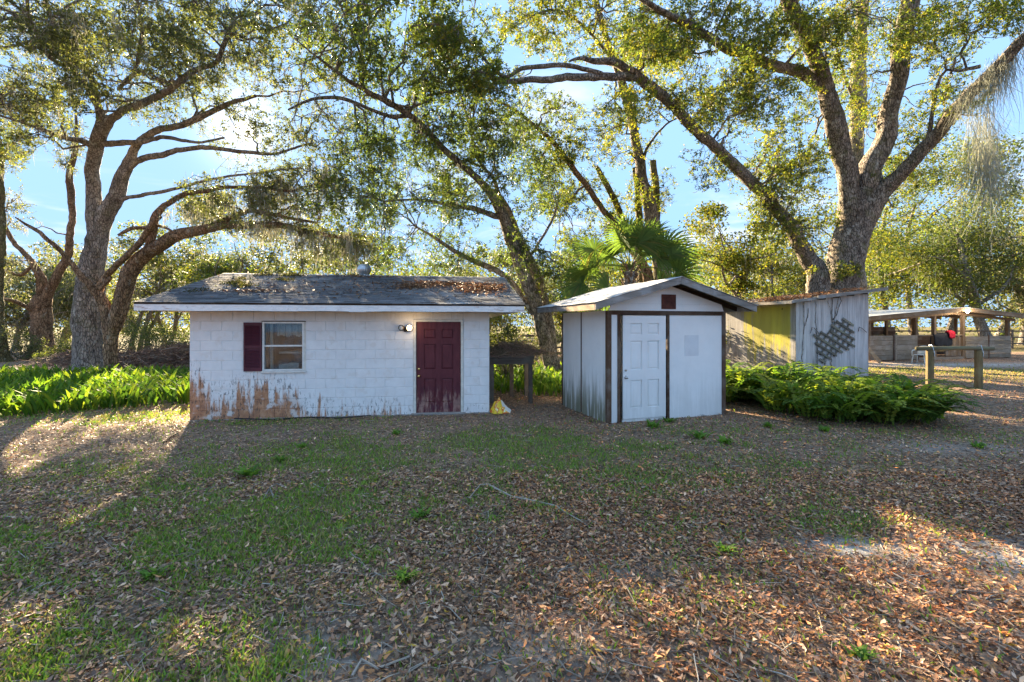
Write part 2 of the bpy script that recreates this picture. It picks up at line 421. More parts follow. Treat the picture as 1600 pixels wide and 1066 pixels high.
def build_ground():
    xs = np.concatenate([np.linspace(-400, -40, 14), np.linspace(-38, -13, 26), np.arange(-12.5, 14.6, 0.16), np.linspace(15, 40, 26), np.linspace(44, 400, 14)])
    ys = np.concatenate([np.linspace(-120, -3, 10), np.arange(-2, 16.2, 0.16), np.linspace(16.6, 40, 36), np.linspace(43, 700, 18)])
    X, Y = np.meshgrid(xs, ys); Z = gz(X, Y)
    V = np.stack([X, Y, Z], -1).reshape(-1, 3); nx, ny = len(xs), len(ys)
    i = np.arange(nx * ny).reshape(ny, nx)
    Q = np.stack([i[:-1, :-1], i[:-1, 1:], i[1:, 1:], i[1:, :-1]], -1).reshape(-1, 4)
    sa = np.clip(sandy(X, Y), 0, 1).ravel(); gr = np.clip(grassy(X, Y) + np.where(Y > 33, .9, 0), 0, 1).ravel()
    m, t, b = newmat('forest_floor')
    p = t.pos()
    a = t.node('ShaderNodeSeparateColor'); t.put(a.inputs[0], t.attr('col'))
    leaf = t.voro(p, 26, 'Color'); ls = t.node('ShaderNodeSeparateColor'); t.put(ls.inputs[0], leaf)
    lit = t.ramp(ls.outputs[0], [(0.0, (0.08, 0.05, 0.034)), (0.35, (0.21, 0.125, 0.08)), (0.7, (0.35, 0.22, 0.14)), (1.0, (0.48, 0.34, 0.23))])
    soil = t.ramp(t.noise(p, 7, 6, 0.65), [(0.3, (0.09, 0.068, 0.053)), (0.7, (0.21, 0.165, 0.13))])
    base = t.mix(t.ramp(t.noise(p, 3.0, 4), [(0.35, 0.25), (0.6, 0.85)]), soil, lit)
    sand = t.ramp(t.noise(p, 14, 6, 0.7), [(0.3, (0.27, 0.25, 0.23)), (0.7, (0.48, 0.45, 0.42))])
    base = t.mix(t.math('MULTIPLY', a.outputs[0], t.ramp(t.noise(p, 5, 5), [(0.35, 0.35), (0.55, 1.0)])), base, sand)
    gcol = t.ramp(t.noise(p, 20, 6, 0.7), [(0.3, (0.045, 0.06, 0.018)), (0.55, (0.12, 0.125, 0.04)), (0.75, (0.24, 0.20, 0.085))])
    base = t.mix(t.math('MULTIPLY', a.outputs[1], 0.7), base, gcol)
    t.put(b.inputs['Base Color'], base); b.inputs['Roughness'].default_value = 0.95; b.inputs['Specular IOR Level'].default_value = 0.1
    t.put(b.inputs['Normal'], t.bump(t.math('ADD', ls.outputs[1], t.noise(p, 30, 5)), 0.7, 0.02))
    o = mk('ground', V, Q, m, col=np.stack([sa, gr, sa * 0], -1), smooth=True)
    tag(o, kind='structure')
build_ground()

# ------------------------------------------------------------------ block house
house = thing('block_house', 'white painted concrete block house with shallow shingled gable roof and rust stained corner', 'house', HO, HA)
def wall_uv(O, A, px, py, off=0.0):
    c, s = math.cos(A), math.sin(A); ox = O.x + s * off * -1; oy = O.y + c * off
    k = (px - CX) / FPX
    u = (k * oy - ox) / (c - k * s); Y = oy + u * s
    return u, CAM_H + (HY - py) / FPX * Y

def block_material():
    m, t, b = newmat('painted_block')
    v = t.coord('Object', house); xyz = t.sep(v); x, z = xyz[0], xyz[2]
    paint = t.ramp(t.noise(v, 3.5, 6, 0.65), [(0.3, (0.70, 0.685, 0.67)), (0.7, (0.81, 0.795, 0.775))])
    streak = t.noise(t.scale(v, (9, 9, 0.9)), 1.0, 6, 0.7); blot = t.noise(v, 6.0, 6, 0.7)
    # height the rust reaches, along the wall
    xr = t.math('DIVIDE', x, 6.2)
    hr = t.ramp(xr, [(0.0, 1.0), (0.03, 1.02), (0.055, 0.55), (0.2, 0.82), (0.30, 0.70), (0.36, 0.34), (0.44, .20), (0.56, 0.14), (0.62, 0.26), (0.66, 0.20), (0.69, 0.0)])
    d = t.math('SUBTRACT', hr, z)
    rmask = t.math('ADD', t.math('MULTIPLY', d, 1.15), t.math('MULTIPLY', t.math('SUBTRACT', streak, 0.51), 3.0))
    rust = t.ramp(blot, [(0.3, (0.20, 0.07, 0.025)), (0.5, (0.42, 0.165, 0.055)), (0.7, (0.54, 0.29, 0.15))])
    c = t.mix(t.math('MULTIPLY', t.sstep(rmask, 0.0, 0.42), 0.92), paint, rust)
    # bleached islands inside the rust
    c = t.mix(t.math('MULTIPLY', t.sstep(t.noise(v, 4.2, 5), 0.54, 0.64), 0.75), c, (0.70, 0.66, 0.62, 1))
    # black mildew specks at the fringe, along the joints
    fr = t.math('SUBTRACT', t.math('ADD', hr, 0.30), z)
    mm = t.math('MULTIPLY', t.sstep(fr, 0.0, 0.3), t.sstep(t.noise(t.scale(v, (20, 20, 7)), 1.0, 5, 0.75), 0.54, 0.60))
    c = t.mix(t.math('MULTIPLY', mm, 0.8), c, (0.06, 0.055, 0.05, 1))
    # soffit shade and its warm bounce, painted into the top of the wall
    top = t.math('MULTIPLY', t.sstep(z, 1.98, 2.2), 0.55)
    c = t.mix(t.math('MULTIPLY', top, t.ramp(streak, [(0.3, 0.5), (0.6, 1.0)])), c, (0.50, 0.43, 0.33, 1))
    c = t.mix(t.math('MULTIPLY', t.sstep(streak, 0.60, 0.75), 0.20), c, (0.42, 0.40, 0.37, 1))
    t.put(b.inputs['Base Color'], c); b.inputs['Roughness'].default_value = 0.75
    t.put(b.inputs['Normal'], t.bump(t.noise(v, 45, 5, 0.7), 0.35, 0.006))
    return m
M['block'] = block_material()

u0, zt = wall_uv(HO, HA, 646, 499); u1, _ = wall_uv(HO, HA, 724, 499)
DU0, DU1, DZ = u0, u1, min(zt, 2.1)
wu0, wz1 = wall_uv(HO, HA, 410, 503); wu1, wz0 = wall_uv(HO, HA, 475, 579)
COURSE, BL = 0.2032, 0.4064; WH = 11 * COURSE
OPEN = [(DU0, DU1, -1, DZ), (wu0, wu1, wz0, wz1)]
def cut_spans(a, b, z0, z1):
    sp = [(a, b, z0, z1)]
    for (o0, o1, p0, p1) in OPEN:
        nx = []
        for (s0, s1, q0, q1) in sp:
            if s1 <= o0 or s0 >= o1 or q1 <= p0 + .001 or q0 >= p1 - .001: nx.append((s0, s1, q0, q1)); continue
            if s0 < o0: nx.append((s0, o0, q0, q1))
            if s1 > o1: nx.append((o1, s1, q0, q1))
            m0, m1 = max(s0, o0), min(s1, o1)
            if q0 < p0: nx.append((m0, m1, q0, p0))
            if q1 > p1: nx.append((m0, m1, p1, q1))
        sp = nx
    return [s for s in sp if s[1] - s[0] > 0.02 and s[3] - s[2] > 0.02]
cache = {}
def block_mesh(w, h):
    k = (round(w, 3), round(h, 3))
    if k not in cache:
        mb = MB(); g = 0.0035; f = 0.006
        # face with a chamfered edge so the joint reads as a shallow groove
        x0, x1, z0, z1 = g, w - g, g, h - g
        vs = [(x0, .06, z0), (x1, .06, z0), (x1, .06, z1), (x0, .06, z1), (x0, f, z0), (x1, f, z0), (x1, f, z1), (x0, f, z1),
              (x0 + f, 0, z0 + f), (x1 - f, 0, z0 + f), (x1 - f, 0, z1 - f), (x0 + f, 0, z1 - f)]
        fs = [(0, 1, 5, 4), (1, 2, 6, 5), (2, 3, 7, 6), (3, 0, 4, 7), (4, 5, 9, 8), (5, 6, 10, 9), (6, 7, 11, 10), (7, 4, 8, 11), (8, 9, 10, 11)]
        me = bpy.data.meshes.new('block'); me.from_pydata(vs, [], fs); me.materials.append(M['block']); cache[k] = me
    return cache[k]
for ci in range(11):
    x = -BL / 2 if ci % 2 else 0.0
    while x < HL - 0.01:
        a, b_ = max(x, 0), min(x + BL, HL)
        if b_ - a > 0.03:
            for (s0, s1, q0, q1) in cut_spans(a, b_, ci * COURSE, (ci + 1) * COURSE):
                link('block', block_mesh(s1 - s0, q1 - q0), house, (s0, random.uniform(0, 0.0012), q0))
        x += BL
mb = MB()
for s in cut_spans(0.002, HL - 0.002, -0.15, WH): mb.box(s[0], s[1], 0.0095, 0.19, s[2], s[3])
mb.build('wall', M['block'], house)
mb = MB(); mb.box(0.0, 0.15, 0.192, 6.0, -0.15, WH); mb.build('wall', M['block'], house)
mb = MB(); mb.box(0.152, 0.19, 0.192, 5.8, -0.15, WH); mb.build('wall_lining', M['dim'], house)
mb = MB(); mb.box(HL - 0.188, HL, 0.192, 6.0, -0.15, WH); mb.build('wall', M['block'], house)
mb = MB(); mb.box(0.19, HL - .19, 5.8, 5.998, -0.15, WH); mb.build('wall', M['dim'], house)
mb = MB(); mb.box(0.19, HL - .19, 0.192, 5.8, -0.1, 0.02); mb.build('floor', M['concrete'], house)
mb = MB(); mb.box(0.19, HL - .19, 0.192, 5.8, WH - .02, WH); mb.build('ceiling', M['dim'], house)
# roof
EY, ROV, RU0, RU1 = -0.5, 0.70, -0.70, HL + 0.70
FZ0, FZ1, RZ = 2.225, 2.37, 3.31
def paint_white():
    m, t, b = newmat('peeling_white_paint')
    v = t.coord('Object'); n = t.noise(t.scale(v, (1, 1, 4)), 4, 6, 0.7)
    c = t.ramp(n, [(0.3, (0.62, 0.605, 0.59)), (0.6, (0.79, 0.775, 0.755))])
    st = t.noise(t.scale(v, (2.2, 1, 9)), 2.0, 5, 0.7)
    side = t.sstep(t.math('ABSOLUTE', t.math('SUBTRACT', t.sep(v)[0], 3.05)), 2.2, 3.6)
    c = t.mix(t.math('MULTIPLY', t.sstep(st, 0.5, 0.66), t.math('MULTIPLY_ADD', side, 0.75, 0.12)), c, (0.40, 0.26, 0.20, 1))
    c = t.mix(t.math('MULTIPLY', t.sstep(t.noise(v, 9, 6, .7), 0.6, 0.7), 0.5), c, (0.30, 0.28, 0.26, 1))
    t.put(b.inputs['Base Color'], c); b.inputs['Roughness'].default_value = 0.65
    t.put(b.inputs['Normal'], t.bump(n, 0.2, 0.01))
    return m
M['white_paint'] = paint_white()
mb = MB()
nseg = 46
top = []; 
for k in range(nseg):
    a = RU0 + (RU1 - RU0) * k / nseg; b_ = RU0 + (RU1 - RU0) * (k + 1) / nseg
    mb.box(a, b_ + (0.0 if k == nseg - 1 else 0.0), EY - 0.022, EY, FZ0 + 0.004 * math.sin(k * .7) - (0.008 if k in (24, 25) else 0), FZ1)
mb.build('fascia', M['white_paint'], house)
mb = MB(); mb.box(RU0, RU1, 6.5, 6.522, FZ0, FZ1); mb.build('fascia', M['white_paint'], house)
mb = MB(); mb.box(RU0 + .02, RU1 - .02, EY + .002, -0.002, FZ0 + .012, FZ0 + .024)
mb.build('soffit', simple('soffit_paint', (0.50, 0.45, 0.37), 0.8, 0, 0.1, 5), house)
mb = MB(); mb.box(RU0 + .02, -0.002, 0, 6, FZ0 + .012, FZ0 + .024); mb.box(HL + .002, RU1 - .02, 0, 6, FZ0 + .012, FZ0 + .024)
mb.build('soffit', bpy.data.materials['soffit_paint'], house)
for x0, x1 in ((0, 0.19), (HL - 0.19, HL)):
    mb = MB(); mb.prism([(x0, 0.05, WH + .002), (x0, 5.95, WH + .002), (x0, 3.0, RZ - .14)], (x1 - x0, 0, 0)); mb.build('gable', M['white_paint'], house)
def shingle_material():
    m, t, b = newmat('asphalt_shingle')
    v = t.coord('Object'); c0 = t.attr('col'); xyz = t.sep(v)
    lich = t.noise(v, 1.5, 6, 0.65)
    c = t.mix(1.0, t.ramp(t.noise(v, 60, 3, 0.7), [(0.3, (0.11, 0.112, 0.12)), (0.7, (0.23, 0.232, 0.24))]), c0, 'MULTIPLY')
    pale = t.math('MAXIMUM', t.sstep(xyz[0], 3.7, 5.2), t.math('MULTIPLY', t.sstep(xyz[1], 0.6, 2.2), t.math('SUBTRACT', 1.0, t.sstep(xyz[0], 2.4, 3.4))))
    c = t.mix(t.math('MULTIPLY', t.sstep(lich, 0.40, 0.64), t.math('MULTIPLY_ADD', pale, 0.55, 0.10)), c, (0.42, 0.425, 0.43, 1))
    c = t.mix(t.math('MULTIPLY', t.sstep(t.noise(v, 3.3, 6, 0.7), 0.6, 0.70), 0.5), c, (0.05, 0.055, 0.03, 1))
    t.put(b.inputs['Base Color'], c); b.inputs['Roughness'].default_value = 0.9; b.inputs['Specular IOR Level'].default_value = 0.2
    t.put(b.inputs['Normal'], t.bump(t.noise(v, 90, 3, .8), 0.5, 0.005))
    return m
M['shingle'] = shingle_material()
def roof_frame(y0, z0, y1, z1, x0):
    d = Vector((0, y1 - y0, z1 - z0)); L = d.length; d.normalize()
    n = Vector((1, 0, 0)).cross(d).normalized()
    Mx = Matrix(((1, d.x, n.x, x0), (0, d.y, n.y, y0), (0, d.z, n.z, z0), (0, 0, 0, 1)))
    return Mx, L
for (ya, yb) in ((EY - .03, 3.0), (6.53, 3.0)):
    Mx, L = roof_frame(ya, FZ1 + .003, yb, RZ, RU0)
    up = 1 if ya < yb else -1
    mb = MB()
    if up > 0: mb.box(0, RU1 - RU0, 0, L, -0.028, 0.0, Mx)
    else: mb.box(0, RU1 - RU0, 0, L, 0.0, 0.028, Mx)
    mb.build('roof_deck', M['dark_x'], house)
    mb = MB(); ncr = 28; ex = L / ncr
    for r in range(ncr):
        x = -0.02; j = random.uniform(-.15, 0)
        while x < RU1 - RU0 + .015:
            w = 0.305; a = x; b_ = min(x + w + (j if x < 0 else 0), RU1 - RU0 + .02)
            g = random.uniform(0.72, 1.22); tilt = random.uniform(0.013, 0.021)
            if up > 0:
                Sx = Mx @ Matrix.Translation((0, r * ex - 0.012 + random.uniform(-.004, .004), 0.002 + tilt)) @ Matrix.Rotation(-tilt / ex * .9, 4, 'X')
                mb.box(a + .003, b_ - .003, 0, ex * 1.12, -0.003, 0.004, Sx, (g, g * random.uniform(.97, 1.02), g))
            elif r % 4 == 0:
                Sx = Mx @ Matrix.Translation((0, r * ex, -0.004))
                mb.box(a + .002, b_ - .002, 0, ex * 4, -0.004, 0.002, Sx, (g, g, g))
            x = b_
    tag(mb.build('shingles', M['shingle'], house, col=True), kind='stuff')
mb = MB()
for k in range(37):
    a = RU0 + (RU1 - RU0) * k / 37; b_ = RU0 + (RU1 - RU0) * (k + 1) / 37 - .004
    for sy in (-1, 1):
        Sx = Matrix.Translation((0, 3.0, RZ + .022)) @ Matrix.Rotation(sy * math.atan(.268), 4, 'X')
        g = random.uniform(.8, 1.2)
        mb.box(a, b_, min(0, -sy * .13), max(0, -sy * .13), -.004, .004, Sx, (g, g, g))
tag(mb.build('ridge_caps', M['shingle'], house, col=True), kind='stuff')

# door
def door_material():
    m, t, b = newmat('maroon_paint')
    v = t.coord('Object'); z = t.sep(v)[2]
    c = t.ramp(t.noise(t.scale(v, (5, 1, 1)), 3, 5, 0.65), [(0.3, (0.080, 0.015, 0.021)), (0.7, (0.140, 0.033, 0.040))])
    low = t.math('SUBTRACT', 1.0, t.sstep(z, 0.15, 0.95))
    st = t.noise(t.scale(v, (14, 14, 2.2)), 1.0, 6, 0.7)
    wear = t.sstep(t.math('ADD', st, t.math('MULTIPLY', low, 0.22)), 0.66, 0.80)
    c = t.mix(t.math('MULTIPLY', wear, t.math('MULTIPLY', low, 0.95)), c, (0.34, 0.20, 0.16, 1))
    c = t.mix(t.math('MULTIPLY', low, t.math('MULTIPLY', t.sstep(t.noise(v, 5, 4), .45, .65), .45)), c, (0.045, 0.013, 0.035, 1))
    t.put(b.inputs['Base Color'], c); b.inputs['Roughness'].default_value = 0.5
    t.put(b.inputs['Normal'], t.bump(st, 0.15, 0.006))
    return m
M['maroon'] = door_material()
def panel_door(w, h, m_, parent, loc, depth=0.045, raised=0.012, label=None, cols=2):
    """six panel door: a slab with sunk mouldings and raised fields as parts"""
    rows = [(0.10, 0.305), (0.40, 0.665), (0.765, 0.865)] if False else [(0.105 * h / 1, 0.375 * h), (0.475 * h, 0.755 * h), (0.815 * h, 0.925 * h)]
    st, mid = 0.165 * w, 0.13 * w
    pw = (w - 2 * st - mid) / 2
    xs = [(st, st + pw), (w - st - pw, w - st)]
    holes = [(a, b, r0, r1) for (r0, r1) in rows for (a, b) in xs]
    mb = MB()
    xe = [0, st, st + pw, w - st - pw, w - st, w]; ze = [0] + [q for r in rows for q in r] + [h]
    for i in range(5):
        for j in range(len(ze) - 1):
            if i in (1, 3) and j in (1, 3, 5):
                mb.box(xe[i], xe[i + 1], 0.024, depth, ze[j], ze[j + 1])
            else: mb.box(xe[i], xe[i + 1], 0, depth, ze[j], ze[j + 1])
    d = mb.build('door', m_, parent, loc)
    if label: d['label'] = label
    for (a, b, r0, r1) in holes:
        q = MB(); e = 0.040; f = 0.022 - raised
        o = [(a + .01, .0235, r0 + .01), (b - .01, .0235, r0 + .01), (b - .01, .0235, r1 - .01), (a + .01, .0235, r1 - .01)]
        i_ = [(a + e, f, r0 + e), (b - e, f, r0 + e), (b - e, f, r1 - e), (a + e, f, r1 - e)]
        q.add(o + i_, [(0, 1, 5, 4), (1, 2, 6, 5), (2, 3, 7, 6), (3, 0, 4, 7), (4, 5, 6, 7)])
        q.build('panel', m_, d)
    return d
FR = 0.055
dr = panel_door(DU1 - DU0 - 2 * FR - .012, DZ - FR - 0.045, M['maroon'], house, (DU0 + FR + .006, 0.035, 0.04), raised=0.012)
def knob(parent, x, z, m_, r=0.028, y=0.0):
    Mx = Matrix.Translation((x, y, z)) @ Matrix.Rotation(R(90), 4, 'X')
    mb = MB(); mb.lathe([(r * 1.15, 0), (r * 1.15, .008), (r * .45, .012), (r * .45, .03), (r * .95, .036), (r, .05), (r * .8, .062), (r * .3, .067)], Mx, 14)
    return mb.build('knob', m_, parent, smooth=True)
def deadbolt(parent, x, z, m_, r=0.027, y=0.0):
    Mx = Matrix.Translation((x, y, z)) @ Matrix.Rotation(R(90), 4, 'X')
    mb = MB(); mb.lathe([(r, 0), (r, .012), (r * .8, .02), (r * .35, .021)], Mx, 14)
    return mb.build('deadbolt', m_, parent, smooth=True)
knob(dr, 0.055, 0.80, M['brass']); deadbolt(dr, 0.055, 0.95, M['brass'])
fr = MB(); fr.box(DU0 + .002, DU0 + FR, -0.012, 0.10, 0.0, DZ - .002); fr.box(DU1 - FR, DU1 - .002, -0.012, 0.10, 0.0, DZ - .002)
fr.box(DU0 + FR, DU1 - FR, -0.012, 0.10, DZ - FR, DZ - .002); fr.build('door_frame', M['cream'], house, bevel=0.004)
mb = MB(); mb.box(DU0 - .05, DU1 + .05, -0.06, 0.12, -0.05, 0.038); mb.build('threshold', M['concrete'], house, bevel=0.006)
mb = MB()
for k in range(30):
    a = HL * k / 30
    mb.box(a, a + HL / 30, -0.03 - random.uniform(0, .02), 0.004, -0.1, 0.012 + random.uniform(0, .012))
mb.build('footing', M['concrete'], house)
# window with sash, panes and what stands behind it
def glass_mat():
    m, t, b = newmat('dusty_glass')
    g = t.node('ShaderNodeBsdfGlossy'); g.inputs['Roughness'].default_value = 0.03; g.inputs[0].default_value = (.9, .95, 1, 1)
    tr = t.node('ShaderNodeBsdfTransparent'); tr.inputs[0].default_value = (.82, .86, .86, 1)
    df = t.node('ShaderNodeBsdfDiffuse'); df.inputs[0].default_value = (.36, .39, .43, 1)
    f = t.node('ShaderNodeFresnel'); f.inputs[0].default_value = 1.5
    a = t.node('ShaderNodeMixShader'); t.put(a.inputs[0], t.math('MULTIPLY_ADD', f.outputs[0], 1.0, 0.0)); t.l.new(tr.outputs[0], a.inputs[1]); t.l.new(g.outputs[0], a.inputs[2])
    c = t.node('ShaderNodeMixShader'); t.put(c.inputs[0], t.math('MULTIPLY', t.sstep(t.noise(t.coord('Object'), 5, 6, .7), .35, .8), 0.22)); t.l.new(a.outputs[0], c.inputs[1]); t.l.new(df.outputs[0], c.inputs[2])
    t.l.new(c.outputs[0], t.n['Material Output'].inputs[0])
    return m
M['glass'] = glass_mat()
win = MB(); ww, wh = wu1 - wu0, wz1 - wz0; e = 0.035
win.box(0, e, -.015, .08, 0, wh); win.box(ww - e, ww, -.015, .08, 0, wh); win.box(e, ww - e, -.015, .08, wh - e, wh); win.box(e, ww - e, -.015, .08, 0, e)
wo = win.build('window', M['alu'], house, (wu0 + .002, 0, wz0), bevel=0.003)
mz = wh * 0.51
mb = MB(); mb.box(e, ww - e, -.004, .05, mz - .016, mz + .016); mb.build('meeting_rail', M['alu'], wo)
for z0, z1, yy in ((e, mz - .016, .02), (mz + .016, wh - e, .034)):
    mb = MB(); mb.box(e, ww - e, yy, yy + .004, z0, z1); mb.build('pane', M['glass'], wo)
mb = MB(); mb.box(-.02, ww + .05, -.045, -.0165, -.035, -.004); mb.build('sill', M['alu'], wo)
mb = MB(); mb.box(-.01, ww + .04, -.03, -.0165, wh + .001, wh + .02); mb.build('drip_cap', M['bronze'], wo)
mb = MB(); mb.box(ww + .002, ww + .035, -.008, -.0005, 0, wh); mb.build('side_trim', M['cream'], wo)
# shutter with louvres
su0, sz1 = wall_uv(HO, HA, 381.5, 504); su1, sz0 = wall_uv(HO, HA, 409.5, 580)
sw, sh = su1 - su0, sz1 - sz0
M['maroon_shutter'] = simple('shutter_maroon', (0.085, 0.017, 0.028), 0.5, 0, 0.18, 5, 0.1)
mb = MB(); q = 0.032
mb.box(0, q, 0, .03, 0, sh); mb.box(sw - q, sw, 0, .03, 0, sh)
for z0, z1 in ((0, .07), (sh * .5 - .025, sh * .5 + .025), (sh - .06, sh)): mb.box(q, sw - q, 0.001, .029, z0, z1)
mb.box(q, sw - q, .022, .028, .07, sh - .06)
sh_o = mb.build('shutter', M['maroon_shutter'], house, (su0, -0.034, sz0))
lm = MB(); lm.box(0, sw - 2 * q, -.003, .003, -.014, .014, Matrix.Rotation(R(-38), 4, 'X'))
lme = bpy.data.meshes.new('louvre'); lme.from_pydata(lm.v, [], lm.f); lme.materials.append(M['maroon_shutter'])
z = 0.088
while z < sh - .075:
    if abs(z - sh * .5) > .045: link('louvre', lme, sh_o, (q, 0.013, z))
    z += 0.031
# room contents seen through the glass
def inside(name, label, cat_, x0, x1, y0, y1, z0, z1, m_):
    mb = MB(); mb.box(x0, x1, y0, y1, z0, z1)
    o = mb.build(name, m_); o.location = HO; o.rotation_euler = (0, 0, HA); tag(o, label, cat_); return o
v0 = MB(); 
for k in range(14):
    a = wu0 + .22 + k * .042; v0.box(a, a + .039, .20 + .012 * math.sin(k * 1.9), .215 + .012 * math.sin(k * 1.9), wz1 - .30 + .02 * math.sin(k * 1.1), wz1 - .03)
vo = v0.build('valance', M['valance'], house)
cr = MB(); cr.box(wu0 + .20, wu0 + .60, .35, .75, wz0 - .05, wz0 + .10); cr.box(wu0 + .42, wu0 + .62, .30, .45, wz0 - .05, wz0 + .14); cr.box(wu0 + .15, wu0 + .60, .5, .9, wz0 + .33, wz0 + .37)
cr.box(wu0 + .06, wu0 + .11, .25, .3, wz0 - .3, wz1)
cr.box(wu0 + .10, wu0 + .9, .25, .95, wz0 - .09, wz0 - .05)
o = cr.build('cluttered_shelf', M['plastic']); o.location = HO; o.rotation_euler = (0, 0, HA)
tag(o, 'pale boxes and shelf dimly seen through the window glass', 'shelf')
# twin flood lamp beside the door
lu, lz = wall_uv(HO, HA, 634, 513)
lamp = MB(); Mx = Matrix.Translation((lu, 0, lz - .03)) @ Matrix.Rotation(R(90), 4, 'X')
lamp.lathe([(.055, 0), (.055, .02), (.03, .035), (.012, .04)], Mx, 14)
lo = lamp.build('flood_lamp', M['bronze'], house, smooth=True)
def emis(name, c, s):
    m, t, b = newmat(name); b.inputs['Base Color'].default_value = tuple(c) + (1,); b.inputs['Emission Color'].default_value = tuple(c) + (1,); b.inputs['Emission Strength'].default_value = s
    b.inputs['Roughness'].default_value = 0.3
    return m
M['bulb_on'] = emis('lit_bulb', (1.0, 0.72, 0.38), 2.2); M['bulb_off'] = simple('frosted_bulb', (0.62, 0.60, 0.55), 0.25, 0, .05, 4, 0)
for sx, bm in ((-1, 'bulb_off'), (1, 'bulb_on')):
    hm = Matrix.Translation((lu + sx * .05, -.05, lz + .015)) @ Matrix.Rotation(R(90 + 6), 4, 'X') @ Matrix.Rotation(R(sx * 30), 4, 'Y')
    mb = MB(); mb.lathe([(.012, -.035), (.025, -.03), (.032, .0), (.062, .055), (.066, .085), (.060, .086), (.056, .06), (.01, .02)], hm, 16)
    h = mb.build('lamp_shade', M['bronze'], lo, smooth=True)
    mb = MB(); mb.lathe([(.01, .03), (.052, .055), (.055, .072), (.045, .088), (.015, .098)], hm, 16); mb.build('bulb', M[bm], h, smooth=True)
pl = bpy.data.lights.new('flood_lamp_light', 'POINT'); pl.energy = 0.2; pl.color = (1, .72, .4); pl.shadow_soft_size = .05
plo = bpy.data.objects.new('flood_lamp_light', pl); COL.objects.link(plo); plo.parent = lo; plo.location = (lu + .12, -.24, lz + .02)
# turbine vent behind the ridge
tv = (2.78, 3.35)
vent = thing('roof_vent', 'round galvanised turbine vent standing on the shingle ridge', 'roof vent', HO + Matrix.Rotation(HA, 3, 'Z') @ Vector((2.85, 3.3, RZ - .12)), HA); vent.scale = (.85, .85, .85)
mb = MB(); mb.lathe([(.16, 0), (.16, .2), (.15, .22)], Matrix(), 20); mb.build('collar', M['steel'], vent, smooth=True)
vm = MB()
for i in range(7):
    for j in range(2):
        pass
me = None
for k in range(22):
    a0 = 2 * math.pi * k / 22
    q = MB(); n = 6; vs = []
    for i in range(n + 1):
        th = math.pi * (0.12 + 0.76 * i / n); r = 0.21 * math.sin(th) + .02; zz = .37 - .17 * math.cos(th)
        zz = .22 + .32 * (1 - i / n); r = 0.13 + 0.095 * math.sin(math.pi * (0.12 + .8 * i / n))
        for da, rr in ((0, r), (0.33, r - .022)):
            vs.append((rr * math.cos(a0 + da), rr * math.sin(a0 + da), zz))
    q.add(vs, [(2 * i, 2 * i + 1, 2 * i + 3, 2 * i + 2) for i in range(n)])
    ob = q.build('vane', M['steel'], vent)
    sm = ob.modifiers.new('thick', 'SOLIDIFY'); sm.thickness = .002
mb = MB(); mb.lathe([(.15, .535), (.14, .55), (.05, .575), (.01, .58)], Matrix(), 20); mb.build('cap', M['steel'], vent, smooth=True)

# ------------------------------------------------------------------ white shed
shed = thing('white_shed', 'small white panelled shed with brown corner posts and weathered gable roof', 'shed', SO, SA)
def panel_white(name, low, grooves):
    m, t, b = newmat(name)
    v = t.coord('Object', shed); xyz = t.sep(v)
    c = t.ramp(t.noise(v, 2.0, 5, 0.6), [(0.3, (0.73, 0.725, 0.71)), (0.7, (0.81, 0.805, 0.79))])
    st = t.noise(t.scale(v, (10, 10, 0.7)), 1.0, 6, 0.7)
    lowm = t.math('SUBTRACT', 1.0, t.sstep(xyz[2], 0.05, 1.35))
    dirt = t.math('MULTIPLY', t.sstep(t.math('ADD', st, t.math('MULTIPLY', lowm, 0.22)), 0.52, 0.74), t.math('MULTIPLY', lowm, low))
    c = t.mix(dirt, c, (0.17, 0.165, 0.10, 1))
    c = t.mix(t.math('MULTIPLY', t.sstep(st, .62, .8), .10), c, (0.35, 0.33, 0.27, 1))
    c = t.mix(t.math('MULTIPLY', t.sstep(t.noise(v, 22, 2), .72, .76), .5 * low), c, (.12, .11, .09, 1))
    t.put(b.inputs['Base Color'], c); b.inputs['Roughness'].default_value = 0.5
    t.put(b.inputs['Normal'], t.bump(t.noise(t.scale(v, (40, 40, 1)), 1, 4), 0.12, 0.004))
    return m
M['panel_f'] = panel_white('shed_panel_front', 0.16, 0); M['panel_s'] = panel_white('shed_panel_side', 0.95, 1)
SH = 2.24
def su(px, py): return wall_uv(SO, SA, px, py)
xp1 = su(967, 600)[0]; xd0 = su(973, 600)[0]; xd1 = su(1040, 600)[0]; xp2 = su(1044, 600)[0]
BH = SH - 0.085
# front: strips between the battens
for a, b_, zt_ in ((0.062, xp1 - .055 / 2, BH), (xp2 + .03, SW - .062, BH)):
    mb = MB(); mb.box(a, b_, 0.012, 0.04, 0.0, zt_); mb.build('wall_panel', M['panel_f'], shed)
mb = MB(); px0, pz1 = su(1070, 524); px1, pz0 = su(1092, 556); mb.box(px0, px1, 0.009, 0.0118, pz0, pz1)
mb.build('patch', simple('patch_paint', (0.66, 0.67, 0.68), 0.6, 0, .04, 5, 0), shed)
for a, w in ((0.031, .085), (SW - .031, .085)):
    mb = MB(); mb.box(a - w / 2 - .01, a + w / 2, -0.012, 0.075, -.05, SH - .002); mb.build('corner_post', M['brown'], shed, bevel=.004)
for a in (xp1, xp2):
    mb = MB(); mb.box(a - .028, a + .028, -0.014, 0.045, -.03, BH - .002); mb.build('batten', M['brown'], shed, bevel=.004)
mb = MB(); mb.box(0.066, SW - .066, -0.010, 0.05, BH, SH); mb.build('header_beam', M['brown_x'], shed, bevel=.004)
mb = MB(); mb.box(0.066, SW - .066, 0.02, 0.05, -.06, 0.0); mb.build('sill_board', M['brown_x'], shed)
